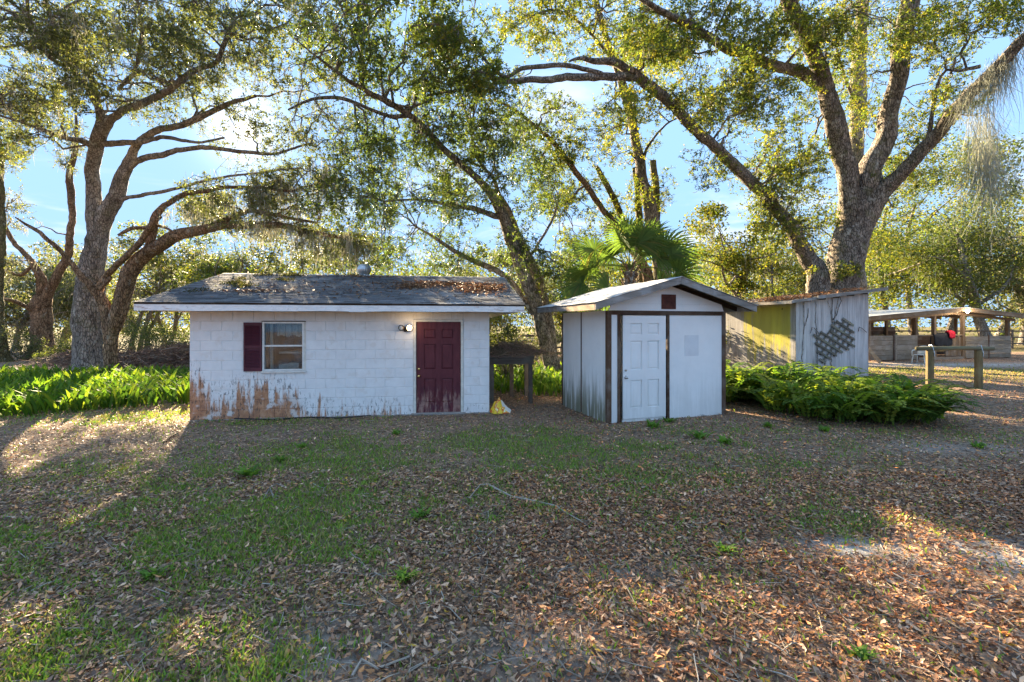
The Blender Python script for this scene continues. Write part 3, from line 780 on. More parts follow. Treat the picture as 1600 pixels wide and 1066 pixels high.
sdr = panel_door(xd1 - xd0 - .004, BH - .075, M['panel_f'], shed, (xd0 + .006, -0.004, 0.06), raised=0.0125)
knob(sdr, .058, .84, M['nickel'], .03); deadbolt(sdr, .058, .985, M['nickel'])
mb = MB(); mb.box(xd0, xd1 + .006, 0.01, .05, 0.0, 0.052); mb.build('door_sill', M['panel_f'], shed)
mb = MB(); mb.box(0, .0105, -.02, .02, 0, .012)
# side and rear walls
for i, (a, b_) in enumerate(((0.078, 1.13), (1.17, SD - .05))):
    mb = MB(); n = 4
    for k in range(n):
        y0 = a + (b_ - a) * k / n; y1 = a + (b_ - a) * (k + 1) / n
        mb.box(-.002, .02, y0 + (.004 if k else 0), y1, -.04, SH - .001); mb.box(.004, .02, y0, y0 + .004, -.04, SH - .001)
    mb.build('wall_panel', M['panel_s'], shed)
mb = MB(); mb.box(-.012, .03, 1.13, 1.17, -.04, SH - .002); mb.build('batten', M['brown'], shed)
mb = MB(); mb.box(-.012, .05, SD - .05, SD + .01, -.04, SH - .002); mb.build('corner_post', M['brown'], shed)
mb = MB(); mb.box(SW - .02, SW, .078, SD, -.04, SH - .001); mb.build('wall_panel', M['panel_s'], shed)
mb = MB(); mb.box(.05, SW - .02, SD - .03, SD - .002, -.04, SH - .001); mb.build('wall_panel', M['panel_s'], shed)
# gable boards and vent
OF, OL, OR, OB = 0.35, 0.47, 0.50, 0.45
PK = 2.91; xm = SW / 2; slope = (PK - 2.37) / (xm + OL)
def rz_at(x): return PK - .14 - abs(x - xm) * slope      # underside of the roof
nb = 4; z = SH + .001
while z < rz_at(xm) - .02:
    z1 = min(z + .145, rz_at(xm) - .005)
    hw0 = min(SW / 2 - .03, (rz_at(xm) - z) / slope); hw1 = max(.01, min(SW / 2 - .03, (rz_at(xm) - z1) / slope))
    mb = MB(); mb.prism([(xm - hw0, .012, z + .002), (xm + hw0, .012, z + .002), (xm + hw1, .012, z1), (xm - hw1, .012, z1)], (0, .02, 0))
    mb.build('gable_board', M['panel_f'], shed); z = z1
vx0, vz1 = su(1034, 460); vx1, vz0 = su(1056, 484)
mb = MB(); mb.box(vx0, vx1, -.006, .01, vz0 + .01, vz1); ve = mb.build('vent', simple('vent_rust', (0.10, 0.032, 0.022), .8, 0, .3, 6, .2), shed)
for k in range(7):
    mb = MB(); zz = vz0 + .035 + k * (vz1 - vz0 - .05) / 7
    mb.box(vx0 + .015, vx1 - .015, -.014, -.004, zz, zz + .012); mb.build('vent_slat', bpy.data.materials['vent_rust'], ve)
# rafters, sheathing, rake boards
x_l, x_r = -OL, SW + OR
def rake(x0, x1, y0, y1, up0, h, m_, name, ext=0):
    """board following the roof slope between x0 and x1; up0 = offset of its top from the roof line"""
    za = PK - abs(x0 - xm) * slope + up0; zb = PK - abs(x1 - xm) * slope + up0
    mb = MB(); mb.prism([(x0, y0, za - h), (x1, y0, zb - h), (x1, y0, zb), (x0, y0, za)], (0, y1 - y0, 0))
    return mb.build(name, m_, shed, bevel=.003)
rake(x_l, xm - .002, -OF - .02, -OF + .018, 0, .135, M['grey_x'], 'rake_board'); rake(xm + .002, x_r, -OF - .02, -OF + .018, 0, .135, M['grey_x'], 'rake_board')
for s in (-1, 1):
    e0, e1 = (x_l + .02, xm) if s < 0 else (xm, x_r - .02)
    for yy in np.arange(-OF + .10, SD + OB, .40): rake(e0, e1, yy, yy + .038, -.022, .09, M['dark_x'], 'rafter')
    rake(e0 if s > 0 else x_l, e1 if s < 0 else x_r, -OF + .02, SD + OB, -.001, .018, M['dark_y'], 'sheathing')
roofm = simple('roll_roofing', (0.42, 0.42, 0.42), 0.9, 0, .3, 5, .4)
for s in (-1, 1):
    n = 22; xs = np.linspace(x_l - .02, xm, n + 1) if s < 0 else np.linspace(xm, x_r + .02, n + 1)
    ys = np.linspace(-OF - .035, SD + OB + .02, 19)
    vs = [(x, y, PK - abs(x - xm) * slope + .006 + .010 * mnoise.noise(Vector((x * 3, y * 3, s)))) for y in ys for x in xs]
    q = MB(); q.add(vs, [(j * (n + 1) + i, j * (n + 1) + i + 1, (j + 1) * (n + 1) + i + 1, (j + 1) * (n + 1) + i) for j in range(18) for i in range(n)])
    ob = q.build('roofing', roofm, shed); sm = ob.modifiers.new('thick', 'SOLIDIFY'); sm.thickness = .006; sm.offset = 1
ze = 2.37
mb = MB(); mb.box(x_l - .002, x_l + .03, -OF + .03, SD * .42, ze - .135, ze - .008); mb.build('fascia', wood('bare_board', (0.30, 0.20, 0.12), (0.52, 0.40, 0.27), 1, .4), shed)
mb = MB(); mb.box(x_l - .001, x_l + .028, SD * .42 + .003, SD + OB, ze - .12, ze - .010); mb.build('fascia', M['grey_y'], shed)
mb = MB(); mb.box(x_r - .03, x_r - .001, -OF + .02, SD + OB, PK - (x_r - xm) * slope - .12, PK - (x_r - xm) * slope - .01); mb.build('fascia', M['grey_y'], shed)

# ------------------------------------------------------------------ grey plywood shed
gsh = thing('grey_shed', 'tall grey weathered plywood lean-to shed behind the ferns with yellow algae', 'shed', GO, GA)
def ply(name, algae):
    m, t, b = newmat(name)
    v = t.coord('Object', gsh); xyz = t.sep(v)
    g = t.noise(t.scale(v, (9, 9, 0.55)), 1.0, 7, 0.72, dist=.4); g2 = t.noise(t.scale(v, (2.2, 2.2, .5)), 1.0, 5, .6)
    fine = t.noise(t.scale(v, (38, 38, 1.2)), 1, 5, .75)
    if algae: c = t.ramp(g, [(0.28, (0.14, 0.13, 0.12)), (0.5, (0.27, 0.255, 0.245)), (0.72, (0.40, 0.385, 0.37))])
    else: c = t.ramp(g, [(0.28, (0.24, 0.23, 0.225)), (0.5, (0.48, 0.465, 0.455)), (0.72, (0.66, 0.645, 0.63))])
    c = t.mix(t.ramp(fine, [(.32, .6), (.45, 0)]), c, (0.09, 0.08, 0.075, 1))
    c = t.mix(t.math('MULTIPLY', t.sstep(g2, .48, .68), .35), c, (0.16, 0.13, 0.11, 1))
    lowm = t.math('SUBTRACT', 1.0, t.sstep(xyz[2], .2, 1.1))
    c = t.mix(t.math('MULTIPLY', lowm, .35), c, (0.15, 0.14, 0.11, 1))
    if algae:
        hz = t.math('MULTIPLY', t.sstep(xyz[2], 0.1, 2.1), t.math('MULTIPLY', t.sstep(xyz[1], 0.03, .25), t.math('SUBTRACT', 1.0, t.sstep(t.math('MULTIPLY_ADD', t.noise(t.scale(v, (1, 1, .4)), 3, 5), 1.2, t.math('SUBTRACT', xyz[1], .6)), 1.25, 2.5))))
        am = t.sstep(t.math('ADD', t.math('MULTIPLY', hz, 1.0), t.math('MULTIPLY', t.math('SUBTRACT', t.noise(t.scale(v, (7, 7, .8)), 1, 7, .72), .5), 2.4)), .30, .80)
        am = t.math('MULTIPLY', am, t.math('SUBTRACT', 1.0, t.math('MULTIPLY', t.sstep(xyz[2], 2.45, 2.6), .8)))
        c = t.mix(t.math('MULTIPLY', am, .88), c, t.ramp(g2, [(.3, (0.25, 0.225, 0.04)), (.7, (0.46, 0.41, 0.05))]))
        kn = t.voro(t.scale(v, (1.6, 1.6, 1.3)), 2.0)
        c = t.mix(t.ramp(kn, [(.05, .9), (.10, 0)]), c, (0.03, 0.025, 0.02, 1))
    t.put(b.inputs['Base Color'], c); b.inputs['Roughness'].default_value = .9; b.inputs['Specular IOR Level'].default_value = .12
    t.put(b.inputs['Normal'], t.bump(t.math('ADD', g, fine), .5, .008))
    return m
M['ply_a'] = ply('algae_plywood', True); M['ply_b'] = ply('grey_plywood', False)
ZL, ZR = 2.66, 3.00
def gtop(x): return ZL + (ZR - ZL) * x / GW
edges = [0.0, 1.22, 2.44, GW]
for a, b_ in zip(edges[:-1], edges[1:]):
    mb = MB(); mb.prism([(a + .004, 0, -.1), (b_ - .002, 0, -.1), (b_ - .002, 0, gtop(b_)), (a + .004, 0, gtop(a))], (0, .018, 0)); mb.build('plywood_sheet', M['ply_b'], gsh)
for a, b_ in ((.02, 1.22), (1.225, 2.44), (2.445, GD)):
    mb = MB(); mb.box(-.016, .002, a, b_, -.1, ZL - .01); mb.build('plywood_sheet', M['ply_a'], gsh)
mb = MB(); mb.box(GW - .02, GW - .003, .02, GD, -.1, ZR - .03); mb.build('plywood_sheet', M['ply_b'], gsh)
mb = MB(); mb.prism([(0, GD, -.1), (GW, GD, -.1), (GW, GD, ZR), (0, GD, ZL)], (0, -.018, 0)); mb.build('plywood_sheet', M['ply_b'], gsh)
mb = MB(); mb.box(-.018, .0035, -.004, .018, -.1, ZL); mb.build('corner_trim', M['grey_x'], gsh)
def gbeam(name, x0, x1, y0, y1, dz0, dz1, m_):
    mb = MB(); mb.prism([(x0, y0, gtop(x0) + dz0), (x1, y0, gtop(x1) + dz0), (x1, y0, gtop(x1) + dz1), (x0, y0, gtop(x0) + dz1)], (0, y1 - y0, 0)); return mb.build(name, m_, gsh, bevel=.003)
gbeam('roof_deck', -.45, GW + .38, -.22, GD + .2, .005, .03, M['grey_y'])
gbeam('fascia_board', -.46, .55, -.262, -.222, -.035, .045, M['grey_x']); gbeam('fascia_board', .50, GW + .42, -.305, -.264, -.015, .085, M['grey_x'])
mb = MB(); mb.box(-.49, -.46, -.26, GD + .2, gtop(-.46) - .05, gtop(-.46) + .03); mb.build('fascia_board', M['grey_y'], gsh)
for x in (.3, .9, 1.5, 2.1, 2.7): gbeam('rafter_tail', x, x + .04, -.21, -.002, -.06, .003, M['dark_y'])

# trellis, hooks and climbing vine on that wall
def gp(px, py, off=-0.02):
    u, z = wall_uv(GO, GA, px, py, off); return u, z
trel = thing('trellis', 'folding wooden lattice trellis hung askew on the grey shed wall', 'trellis', GO, GA)
slats = [((1281, 562), (1287, 566)), ((1278, 549), (1295, 561)), ((1274, 538), (1304, 557)), ((1271, 526), (1313, 552)), ((1282, 521), (1323, 548)),
         ((1298, 519), (1333, 541)), ((1299, 509), (1333, 530)), ((1307, 504), (1332, 519.5)), ((1317, 499), (1331, 507.5))]
W2 = [(Vector(gp(*a)), Vector(gp(*b_))) for a, b_ in slats]
ua_ = (W2[3][1] - W2[3][0]).normalized(); va_ = Vector((-ua_.y, ua_.x))
if va_.y < 0: va_ = -va_
t0, t1 = (W2[0][0] + W2[0][1]).dot(va_) / 2, (W2[8][0] + W2[8][1]).dot(va_) / 2
ext = []
for i, (a, b_) in enumerate(W2):
    ext.append((a.dot(ua_) - .05, b_.dot(ua_) + .05, t0 + (t1 - t0) * i / 8))
def slat(s0, q0, s1, q1, y, hw):
    a = ua_ * s0 + va_ * q0; b_ = ua_ * s1 + va_ * q1; L = (b_ - a).length
    mb = MB(); mb.box(0, L, -.007, .007, -hw, hw)
    o = mb.build('slat', M['slat'], trel, bevel=.003); o.location = (a.x, y, a.y); o.rotation_euler = (0, -math.atan2(b_.y - a.y, b_.x - a.x), 0)
for (s0, s1, q) in ext: slat(s0, q, s1, q, -.045, .034)
shear = .38; pitch = .235; smin = min(e_[0] for e_ in ext); tp = (t1 - t0) / 8
for k in range(-12, 24):
    run = None
    for i in range(10):
        ok = i < 9 and ext[i][0] - .02 <= smin + k * pitch + shear * i * tp <= ext[i][1] + .02
        if ok and run is None: run = i
        if not ok and run is not None:
            if i - 1 > run:
                sa_, sb_ = smin + k * pitch + shear * run * tp, smin + k * pitch + shear * (i - 1) * tp
                qa, qb = ext[run][2], ext[i - 1][2]; dn = .05
                slat(sa_ - shear * dn, qa - dn, sb_ + shear * dn, qb + dn, -.028, .03)
            run = None
for lab, pts in (('bent wire hook left of the wooden trellis', ((1266, 521), (1266.5, 512), (1270, 512.5), (1279, 521))), ('bent wire hook right of the wooden trellis, near the shed edge', ((1340.5, 518), (1340.5, 511), (1344, 512.5), (1354, 519.5)))):
    mb = MB(); mb.tube([(gp(*p)[0], -.03 - .03 * (i in (1, 2)), gp(*p)[1]) for i, p in enumerate(pts)], .009, 6)
    o = mb.build('wire_hook', M['bronze']); o.location = GO; o.rotation_euler = (0, 0, GA); tag(o, lab, 'hook')
vine = thing('climbing_vine', 'thin leafless vine stems climbing the grey shed wall up to its roof', 'vine', GO, GA)
for pts in (((1256, 596), (1253, 570), (1254, 540), (1257, 510), (1256, 490), (1255, 462)), ((1279, 600), (1277, 565), (1278, 540), (1276, 515), (1274, 500), (1275, 480), (1272, 462)),
            ((1301, 604), (1299, 575), (1299, 555), (1302, 530), (1301, 505), (1299, 490), (1291, 465)), ((1301, 530), (1304, 500), (1307, 480), (1312, 457)), ((1301, 505), (1300, 480), (1301, 460)),
            ((1286, 592), (1289, 570), (1291, 560)), ((1301, 500), (1308, 490), (1314, 470), (1311, 458)), ((1322, 592), (1319, 580), (1316, 574)), ((1257, 510), (1262, 495), (1263, 478))):
    q = []
    for i in range(len(pts) - 1):
        for k in range(5):
            f = k / 5; px_ = pts[i][0] * (1 - f) + pts[i + 1][0] * f + random.uniform(-.7, .7); py_ = pts[i][1] * (1 - f) + pts[i + 1][1] * f
            u_, z_ = gp(px_, py_); q.append((u_, -.016 - random.uniform(0, .012), z_))
    mb = MB(); mb.tube(q, [.013 * (1 - .55 * i / len(q)) for i in range(len(q))], 5); mb.build('stem', M['bark_grey'], vine)

# ------------------------------------------------------------------ open barn on the right
BO = Vector((19.0, 24.6, 0)); BA = math.atan2(2.4, 9.8)
barn = thing('open_barn', 'low open sided wooden horse barn with board stalls and a metal gable roof', 'barn', BO, BA)
def bu(px, py): return wall_uv(BO, BA, px, py)
BW, BD = 10.6, 5.2
bpk = bu(1487, 482)[0]; BPZ = 2.92; bsl = 0.077
def btop(x): return BPZ - abs(x - bpk) * bsl
def bslope(name, x0, x1, y0, y1, d0, d1, m_):
    mb = MB(); mb.prism([(x0, y0, btop(x0) + d0), (x1, y0, btop(x1) + d0), (x1, y0, btop(x1) + d1), (x0, y0, btop(x0) + d1)], (0, y1 - y0, 0)); return mb.build(name, m_, barn)
bL, bR = -1.5, BW + 1.2
tin = simple('barn_tin', (0.34, 0.35, 0.36), .5, .4, .15, 3, .1)
for e0, e1 in ((bL, bpk), (bpk, bR)):
    n = int((e1 - e0) / .76)
    for k in range(n):
        a = e0 + (e1 - e0) * k / n; b_ = e0 + (e1 - e0) * (k + 1) / n
        bslope('roof_sheet', a, b_ - .006, -.75, BD + .6, .012, .024, tin)
    bslope('rake_board', e0, e1 - (.002 if e1 == bpk else -.002), -.70, -.66, -.20, .008, M['barn_beam'])
    for yy in (-.3, 1.2, 2.6, 4.0, BD + .3): bslope('rafter', e0 + .1, e1, yy, yy + .05, -.17, -.02, M['barn_beam'])
    for k in range(7):
        x = e0 + .3 + (e1 - e0 - .5) * k / 6; bslope('purlin', x, x + .09, -.65, BD + .5, -.019, .010, M['barn_y'])
    mb = MB(); 
posts = [bu(p, 560)[0] for p in (1357, 1386, 1430, 1459, 1504, 1574)]
for i, x in enumerate(posts):
    for j, yy in enumerate((0, 2.6, BD)):
        if j == 0 and i in (1,): continue
        w = .085 if j == 0 else .07
        mb = MB(); mb.box(x - w, x + w, yy - w, yy + w, -.1, btop(x) - .2); mb.build('post', M['barn_post'], barn, bevel=.01)
mb = MB(); mb.box(bL + .3, bR - .3, -.03, .03, 0, .14)
bslope('front_beam', bL + .4, bpk, -.09, -.03, -.36, -.21, M['barn_beam']); bslope('front_beam', bpk, bR - .4, -.09, -.03, -.36, -.21, M['barn_beam'])
def stall(x0, x1, y, ztop, n, m_, gap=.012):
    h = (ztop - .04) / n
    for k in range(n):
        mb = MB(); j = random.uniform(-.006, .006); mb.box(x0 + random.uniform(0, .015), x1 - random.uniform(0, .015), y + j, y + .035 + j, .04 + k * h, .04 + (k + 1) * h - gap); mb.build('stall_board', m_, barn)
pm = bu(1393, 540)[0]
stall(posts[0] - .1, pm - .05, -.125, 1.38, 5, M['barn_x']); stall(pm + .05, posts[2] + .0, -.125, 1.40, 5, M['barn_x'])
mb = MB(); mb.box(pm - .06, pm + .06, -.16, -.09, 0, 1.42); mb.build('stall_post', M['barn_dark'], barn)
mb = MB(); mb.box(pm + .07, pm + .19, -.15, -.126, 0, 1.42); mb.build('stall_post', M['barn_x'], barn)
pr = bu(1541, 540)[0]
stall(posts[4] + .06, pr - .05, -.125, 1.30, 5, M['barn_x']); stall(pr + .04, posts[5] + .1, -.125, 1.32, 5, M['barn_x'])
mb = MB(); mb.box(pr - .045, pr + .035, -.15, -.09, 0, 1.35); mb.build('stall_post', M['barn_dark'], barn)
stall(posts[2] + .2, posts[4] - .1, 1.5, 1.30, 5, M['barn_dark']); stall(posts[0], posts[2], 2.7, 1.55, 6, M['barn_dark']); stall(posts[2], posts[3] + .9, 2.7, 1.85, 7, M['barn_dark'])
stall(posts[4], posts[5], 2.7, 1.2, 5, M['barn_dark']); stall(posts[3], posts[4], 5.2, 1.2, 4, M['barn_dark']); stall(posts[0] - 1, posts[1], 5.2, 1.7, 5, M['barn_dark'])
gd = MB(); x0, x1 = posts[3] + .9, posts[4] - .1
for k in range(6): 
    mb = MB(); a = x0 + (x1 - x0) * k / 6; mb.box(a, a + (x1 - x0) / 6 - .01, .0, .03, .18, 1.28); mb.build('gate_board', M['barn_post'], barn)
mb = MB(); mb.box(posts[2] + .1, posts[4] - .1, -.12, .1, -.02, .13); mb.build('threshold_board', M['barn_x'], barn)
bl = bu(1488, 487); mb = MB(); mb.lathe([(.02, -.02), (.06, 0), (.08, .05), (.075, .10), (.04, .13)], Matrix.Translation((bl[0], -.74, bl[1] - .06)), 12)
M['barn_bulb'] = emis('barn_bulb', (1.0, 0.86, 0.66), 14.0)
lampo = mb.build('barn_lamp', M['barn_bulb'], barn, smooth=True)
mb = MB(); mb.tube([(bl[0], -.74, bl[1] + .06), (bl[0], -.70, bl[1] + .16)], .02, 6); mb.build('lamp_arm', M['bronze'], lampo)
pl = bpy.data.lights.new('barn_lamp_light', 'POINT'); pl.energy = 6; pl.color = (1, .84, .62); pl.shadow_soft_size = .1
plo = bpy.data.objects.new('barn_lamp_light', pl); COL.objects.link(plo); plo.parent = lampo; plo.location = (bl[0], -1.1, bl[1] - .25)
# dark blanket and red cloth over the stall rail
def cloth(name, label, cat_, x0, x1, zt, drop, y, m_, seed, thick=.18):
    n, k = 14, 12; vs = []
    for i in range(n + 1):
        f = i / n; x = x0 + (x1 - x0) * f
        edge = (1 - abs(2 * f - 1) ** 4)
        for j in range(k + 1):
            g_ = j / k * 2 - 1
            nz = mnoise.noise(Vector((f * 4 + seed, g_ * 2, seed)))
            yy = y + math.copysign(min(1, abs(g_) * 4) * thick * (.55 + .3 * nz + .2 * edge), g_)
            zz = zt + .10 * edge * (1 - abs(g_)) - abs(g_) ** 1.3 * drop * (.75 + .25 * edge + .25 * nz)
            vs.append((x, yy, zz))
    q = MB(); q.add(vs, [(i * (k + 1) + j, (i + 1) * (k + 1) + j, (i + 1) * (k + 1) + j + 1, i * (k + 1) + j + 1) for i in range(n) for j in range(k)])
    o = q.build(name, m_, smooth=True); o.location = BO; o.rotation_euler = (0, 0, BA); sm = o.modifiers.new('t', 'SOLIDIFY'); sm.thickness = .012
    return tag(o, label, cat_)
ra, rb = bu(1456, 540)[0], bu(1485, 540)[0]
mb = MB(); mb.tube([(posts[2], -.02, 1.36), (posts[4], -.02, 1.36)], .05, 8); mb.build('stall_rail', M['barn_beam'], barn)
cloth('blanket', 'black blanket hanging over the stall rail inside the barn', 'blanket', ra, rb, 1.44, .75, -.02, M['blackcloth'], 1.3)
cloth('red_cloth', 'bright red cloth bundled on top of the black blanket', 'cloth', bu(1477, 540)[0], bu(1486.5, 540)[0], 1.56, .38, -.06, M['red'], 5.1, .22)
# plastic chair
chx, chy = gxy(1433, 566.5)
ch = thing('plastic_chair', 'white plastic armchair standing by the barn stall post', 'chair', (chx, chy - .2, 0), R(-62))
mb = MB()
bk = []
for i in range(7):
    f = i / 6; w = .23 * (1 - .25 * max(0, f - .6) / .4)
    for j in range(7): g_ = j / 6 * 2 - 1; bk.append((g_ * w, .20 + .16 * f + .03 * (1 - g_ * g_), .42 + .46 * f - .03 * g_ * g_ * (f > .9)))
mb.add(bk, [(i * 7 + j, i * 7 + j + 1, (i + 1) * 7 + j + 1, (i + 1) * 7 + j) for i in range(6) for j in range(6)])
o = mb.build('backrest', M['plastic'], ch, smooth=True); sm = o.modifiers.new('t', 'SOLIDIFY'); sm.thickness = .012
mb = MB(); mb.box(-.23, .23, -.24, .22, .40, .425); mb.build('seat', M['plastic'], ch, bevel=.01)
for sx in (-1, 1):
    mb = MB(); mb.beam((sx * .22, -.21, .41), (sx * .27, -.26, 0), .055, .03, (1, 0, 0)); mb.build('leg', M['plastic'], ch)
    mb = MB(); mb.beam((sx * .21, .19, .41), (sx * .25, .30, 0), .055, .03, (1, 0, 0)); mb.build('leg', M['plastic'], ch)
    mb = MB(); mb.tube([(sx * .26, -.24, .35), (sx * .27, -.24, .60), (sx * .27, -.1, .645), (sx * .265, .1, .65), (sx * .23, .27, .66)], [.022, .024, .026, .026, .022], 6); mb.build('armrest', M['plastic'], ch, smooth=True)
# hitching rail
hx0, hy0 = gxy(1453, 606); hx1, hy1 = gxy(1529, 606)
hr = thing('hitching_rail', 'round wooden hitching rail on two square posts in front of the barn', 'hitching rail', (hx0, hy0, 0), math.atan2(hy1 - hy0, hx1 - hx0))
hl = math.hypot(hx1 - hx0, hy1 - hy0)
for x in (0, hl):
    mb = MB(); mb.tube([(x, 0, -.1), (x, 0, .5), (x, 0, 1.17)], [.105, .10, .10], 14); mb.build('post', M['treated'], hr)
    mb = MB(); mb.tube([(x + .045, -.10, .98), (x + .045, -.10, 1.08), (x + .045, -.03, 1.32), (x + .045, .06, 1.32), (x + .045, .10, 1.1)], .012, 6); mb.build('strap', M['steel'], hr)
mb = MB(); mb.tube([(-.42, 0, 1.215), (.4, 0, 1.225), (hl * .6, 0, 1.23), (hl + .46, 0, 1.215)], [.065, .068, .066, .06], 12); mb.build('rail', M['treated_x'], hr, smooth=True)
# leaning board left of the barn
bx, by = gxy(1362, 567); mb = MB(); mb.beam((bx - .25, by - .1, .72), (bx + .25, by - .25, .02), .20, .03, (0, -1, .2))
tag(mb.build('loose_board', M['barn_beam']), 'short bare board leaning beside the corner of the grey shed and barn', 'board')

# ------------------------------------------------------------------ board fences
def fence(label, p0, p1, n, rails, h, m_, post=.07, w=.12):
    p0 = Vector(p0 + (0,)); p1 = Vector(p1 + (0,)); d = p1 - p0; L = d.length; a = math.atan2(d.y, d.x)
    f = thing('board_fence', label, 'fence', p0, a)
    for k in range(n + 1):
        x = L * k / n; mb = MB(); mb.box(x - post, x + post, -post, post, -.1, h + .1); mb.build('post', m_, f)
    for r in rails:
        for k in range(n):
            mb = MB(); mb.box(L * k / n + .005, L * (k + 1) / n - .005, -post - .03, -post - .002, r - w / 2, r + w / 2); mb.build('rail', m_, f)
    return f
fence('dark three rail board fence across the pale pasture behind the barn', (26.5, 38.5), (48, 36.5), 9, (.45, .95, 1.45), 1.5, M['fence'])
fence('dark board fence running beside the right edge of the barn', (31.3, 27.4), (42, 27.0), 5, (.3, .55, .8, 1.05, 1.3), 1.35, M['fence'], w=.2)
fence('brown four rail fence glimpsed between the house and the white shed', (-2.2, 24.5), (6.5, 25.5), 4, (.4, .72, 1.04, 1.36), 1.42, M['fence'], w=.11)

# ------------------------------------------------------------------ wooden rack, bag, log, hose, pile
rack = thing('wooden_rack', 'low weathered timber rack beside the house wall, topped with dead vines', 'rack', (-.56, 11.3, 0), R(4))
for x, y in ((1.02, 0), (.06, 0.02), (1.02, 1.0), (.62, 1.0), (.06, 1.0)):
    mb = MB(); mb.box(x - .05, x + .05, y - .05, y + .05, -.05, 1.10); mb.build('post', M['rack_post'], rack)
mb = MB(); mb.box(-.05, 1.10, -.085, -.052, .98, 1.14); mb.build('beam', M['rack'], rack)
mb = MB(); mb.box(-.05, 1.10, 1.052, 1.085, .98, 1.14); mb.build('beam', M['rack'], rack)
for k in range(7):
    mb = MB(); mb.box(-.04, 1.12, -.10 + k * .175, -.10 + k * .175 + .15, 1.142, 1.17 + random.uniform(0, .006)); mb.build('slat', M['rack'], rack)
bagx, bagy = gxy(783, 645)
def bag():
    m, t, b = newmat('printed_bag'); v = t.coord('Object')
    c = t.ramp(t.noise(v, 5.5, 3, .6), [(0.40, (0.78, 0.52, 0.02)), (0.47, (0.85, 0.62, 0.03)), (0.49, (0.62, 0.07, 0.02)), (0.54, (0.7, .12, .03)), (0.56, (0.85, 0.65, 0.05)), (0.64, (0.80, 0.80, 0.76))], 'LINEAR')
    t.put(b.inputs['Base Color'], c); b.inputs['Roughness'].default_value = .3; b.inputs['Specular IOR Level'].default_value = .5
    n = 20; vs = []
    for i in range(n + 1):
        for j in range(n + 1):
            x = (i / n - .5); y = (j / n - .5); r = max(abs(x), abs(y)) * 2
            nz = mnoise.noise(Vector((x * 5, y * 5, 2.0))); n2_ = abs(mnoise.noise(Vector((x * 11, y * 11, 7.0))))
            h = max(0, 1 - r ** 1.6) * (.26 + .12 * nz) * (1.35 - 1.3 * (x + .18) ** 2 * 3) + .045 * n2_
            vs.append((x * .50 + .03 * nz, y * .42 + .03 * nz, max(0.0, h)))
    q = MB(); q.add(vs, [(i * (n + 1) + j, (i + 1) * (n + 1) + j, (i + 1) * (n + 1) + j + 1, i * (n + 1) + j + 1) for i in range(n) for j in range(n)])
    # twisted white mouth of the sack
    o = q.build('feed_bag', m); o.location = (bagx - .03, bagy, .0); o.rotation_euler = (0, 0, .4); o.scale = (.8, .8, .85)
    tag(o, 'crumpled yellow and red plastic sack lying at the corner of the house', 'bag')
    w = MB(); pts = [(-.06, .0, .30), (.02, -.05, .27), (.10, -.09, .17), (.17, -.13, .08), (.27, -.14, .03)]
    vs = []
    for i, p in enumerate(pts):
        for k in range(5): g_ = k / 4 - .5; vs.append((p[0] + g_ * .04, p[1] - .02 * abs(g_), p[2] + g_ * .09 + .02 * ((i + k) % 2)))
    w.add(vs, [(i * 5 + k, i * 5 + k + 1, (i + 1) * 5 + k + 1, (i + 1) * 5 + k) for i in range(4) for k in range(4)])
    w.build('sack_mouth', M['plastic'], o)
bag()
lx, ly = 6.25, 12.2
mb = MB(); mb.tube([(lx, ly, .30), (lx + .05, ly + .5, .30), (lx + .1, ly + 1.0, .3)], .2, 12)
lg = mb.build('cut_log', M['bark_pale']); tag(lg, 'short cut log with pale sawn end between the white shed and ferns', 'log')
mb = MB(); mb.lathe([(.17, 0), (.17, .012), (.12, .02), (.01, .021)], Matrix.Translation((lx - .002, ly - .004, .30)) @ Matrix.Rotation(R(90), 4, 'X'), 12)
mb.build('sawn_end', simple('sawn_wood', (.55, .42, .27), .8, 0, .25, 12, .3), lg)
hp = []
for i in range(40):
    f = i / 39; u = .9 + 2.7 * f; h = HO + Matrix.Rotation(HA, 3, 'Z') @ Vector((u, -.12 - .10 * math.sin(f * 9) - .05 * f, 0)); hp.append((h.x, h.y, .02 + .035 * max(0, math.sin(f * 7 + 1))))
mb = MB(); mb.tube(hp, .013, 6); tag(mb.build('garden_hose', M['black'], smooth=True), 'thin black hose lying along the foot of the rust stained house wall', 'hose')

def sticks(name, label, cat_, centre, sx, sy, h, n, L, r, pal, seed, m_='brush', kind=None, arch=.15):
    g = np.random.default_rng(seed)
    x = g.normal(0, .42, n); y = g.normal(0, .42, n); hh = np.exp(-(x * x + y * y) * 1.6) * h
    c = np.stack([x * sx, y * sy, hh * g.uniform(.15, 1, n) + .02], -1)
    d = unit(g.normal(size=(n, 3)) * np.array([1, 1, .32])); l = L * g.uniform(.4, 1.2, n)[:, None]
    s = g.normal(size=(n, 3)) * .08 * l
    P = np.stack([c - d * l / 2, c + s, c + d * l / 2 - np.array([0, 0, 1]) * arch * l], 1)
    P[:, :, 2] = np.maximum(P[:, :, 2], 0.005)
    rr = r * g.uniform(.4, 1.3, n)[:, None] * np.array([1, .8, .35])
    V, Q = tubes(P, rr, 3)
    col = np.repeat(pick(g, pal, n) * g.uniform(.7, 1.25, (n, 1)), 9, 0)
    o = mk(name, V, Q, M[m_], col=col, loc=centre); tag(o, label, cat_, kind=kind); return o
PILE = [(.20, .13, .095), (.27, .19, .14), (.14, .09, .07), (.33, .26, .2), (.24, .14, .11)]
sticks('brush_pile', 'long heap of dead brown branches behind the green leaf bed, left of the house', 'brush pile', (-14.6, 20.6, 0), 4.6, 1.7, 1.15, 3200, .9, .014, PILE, 3)
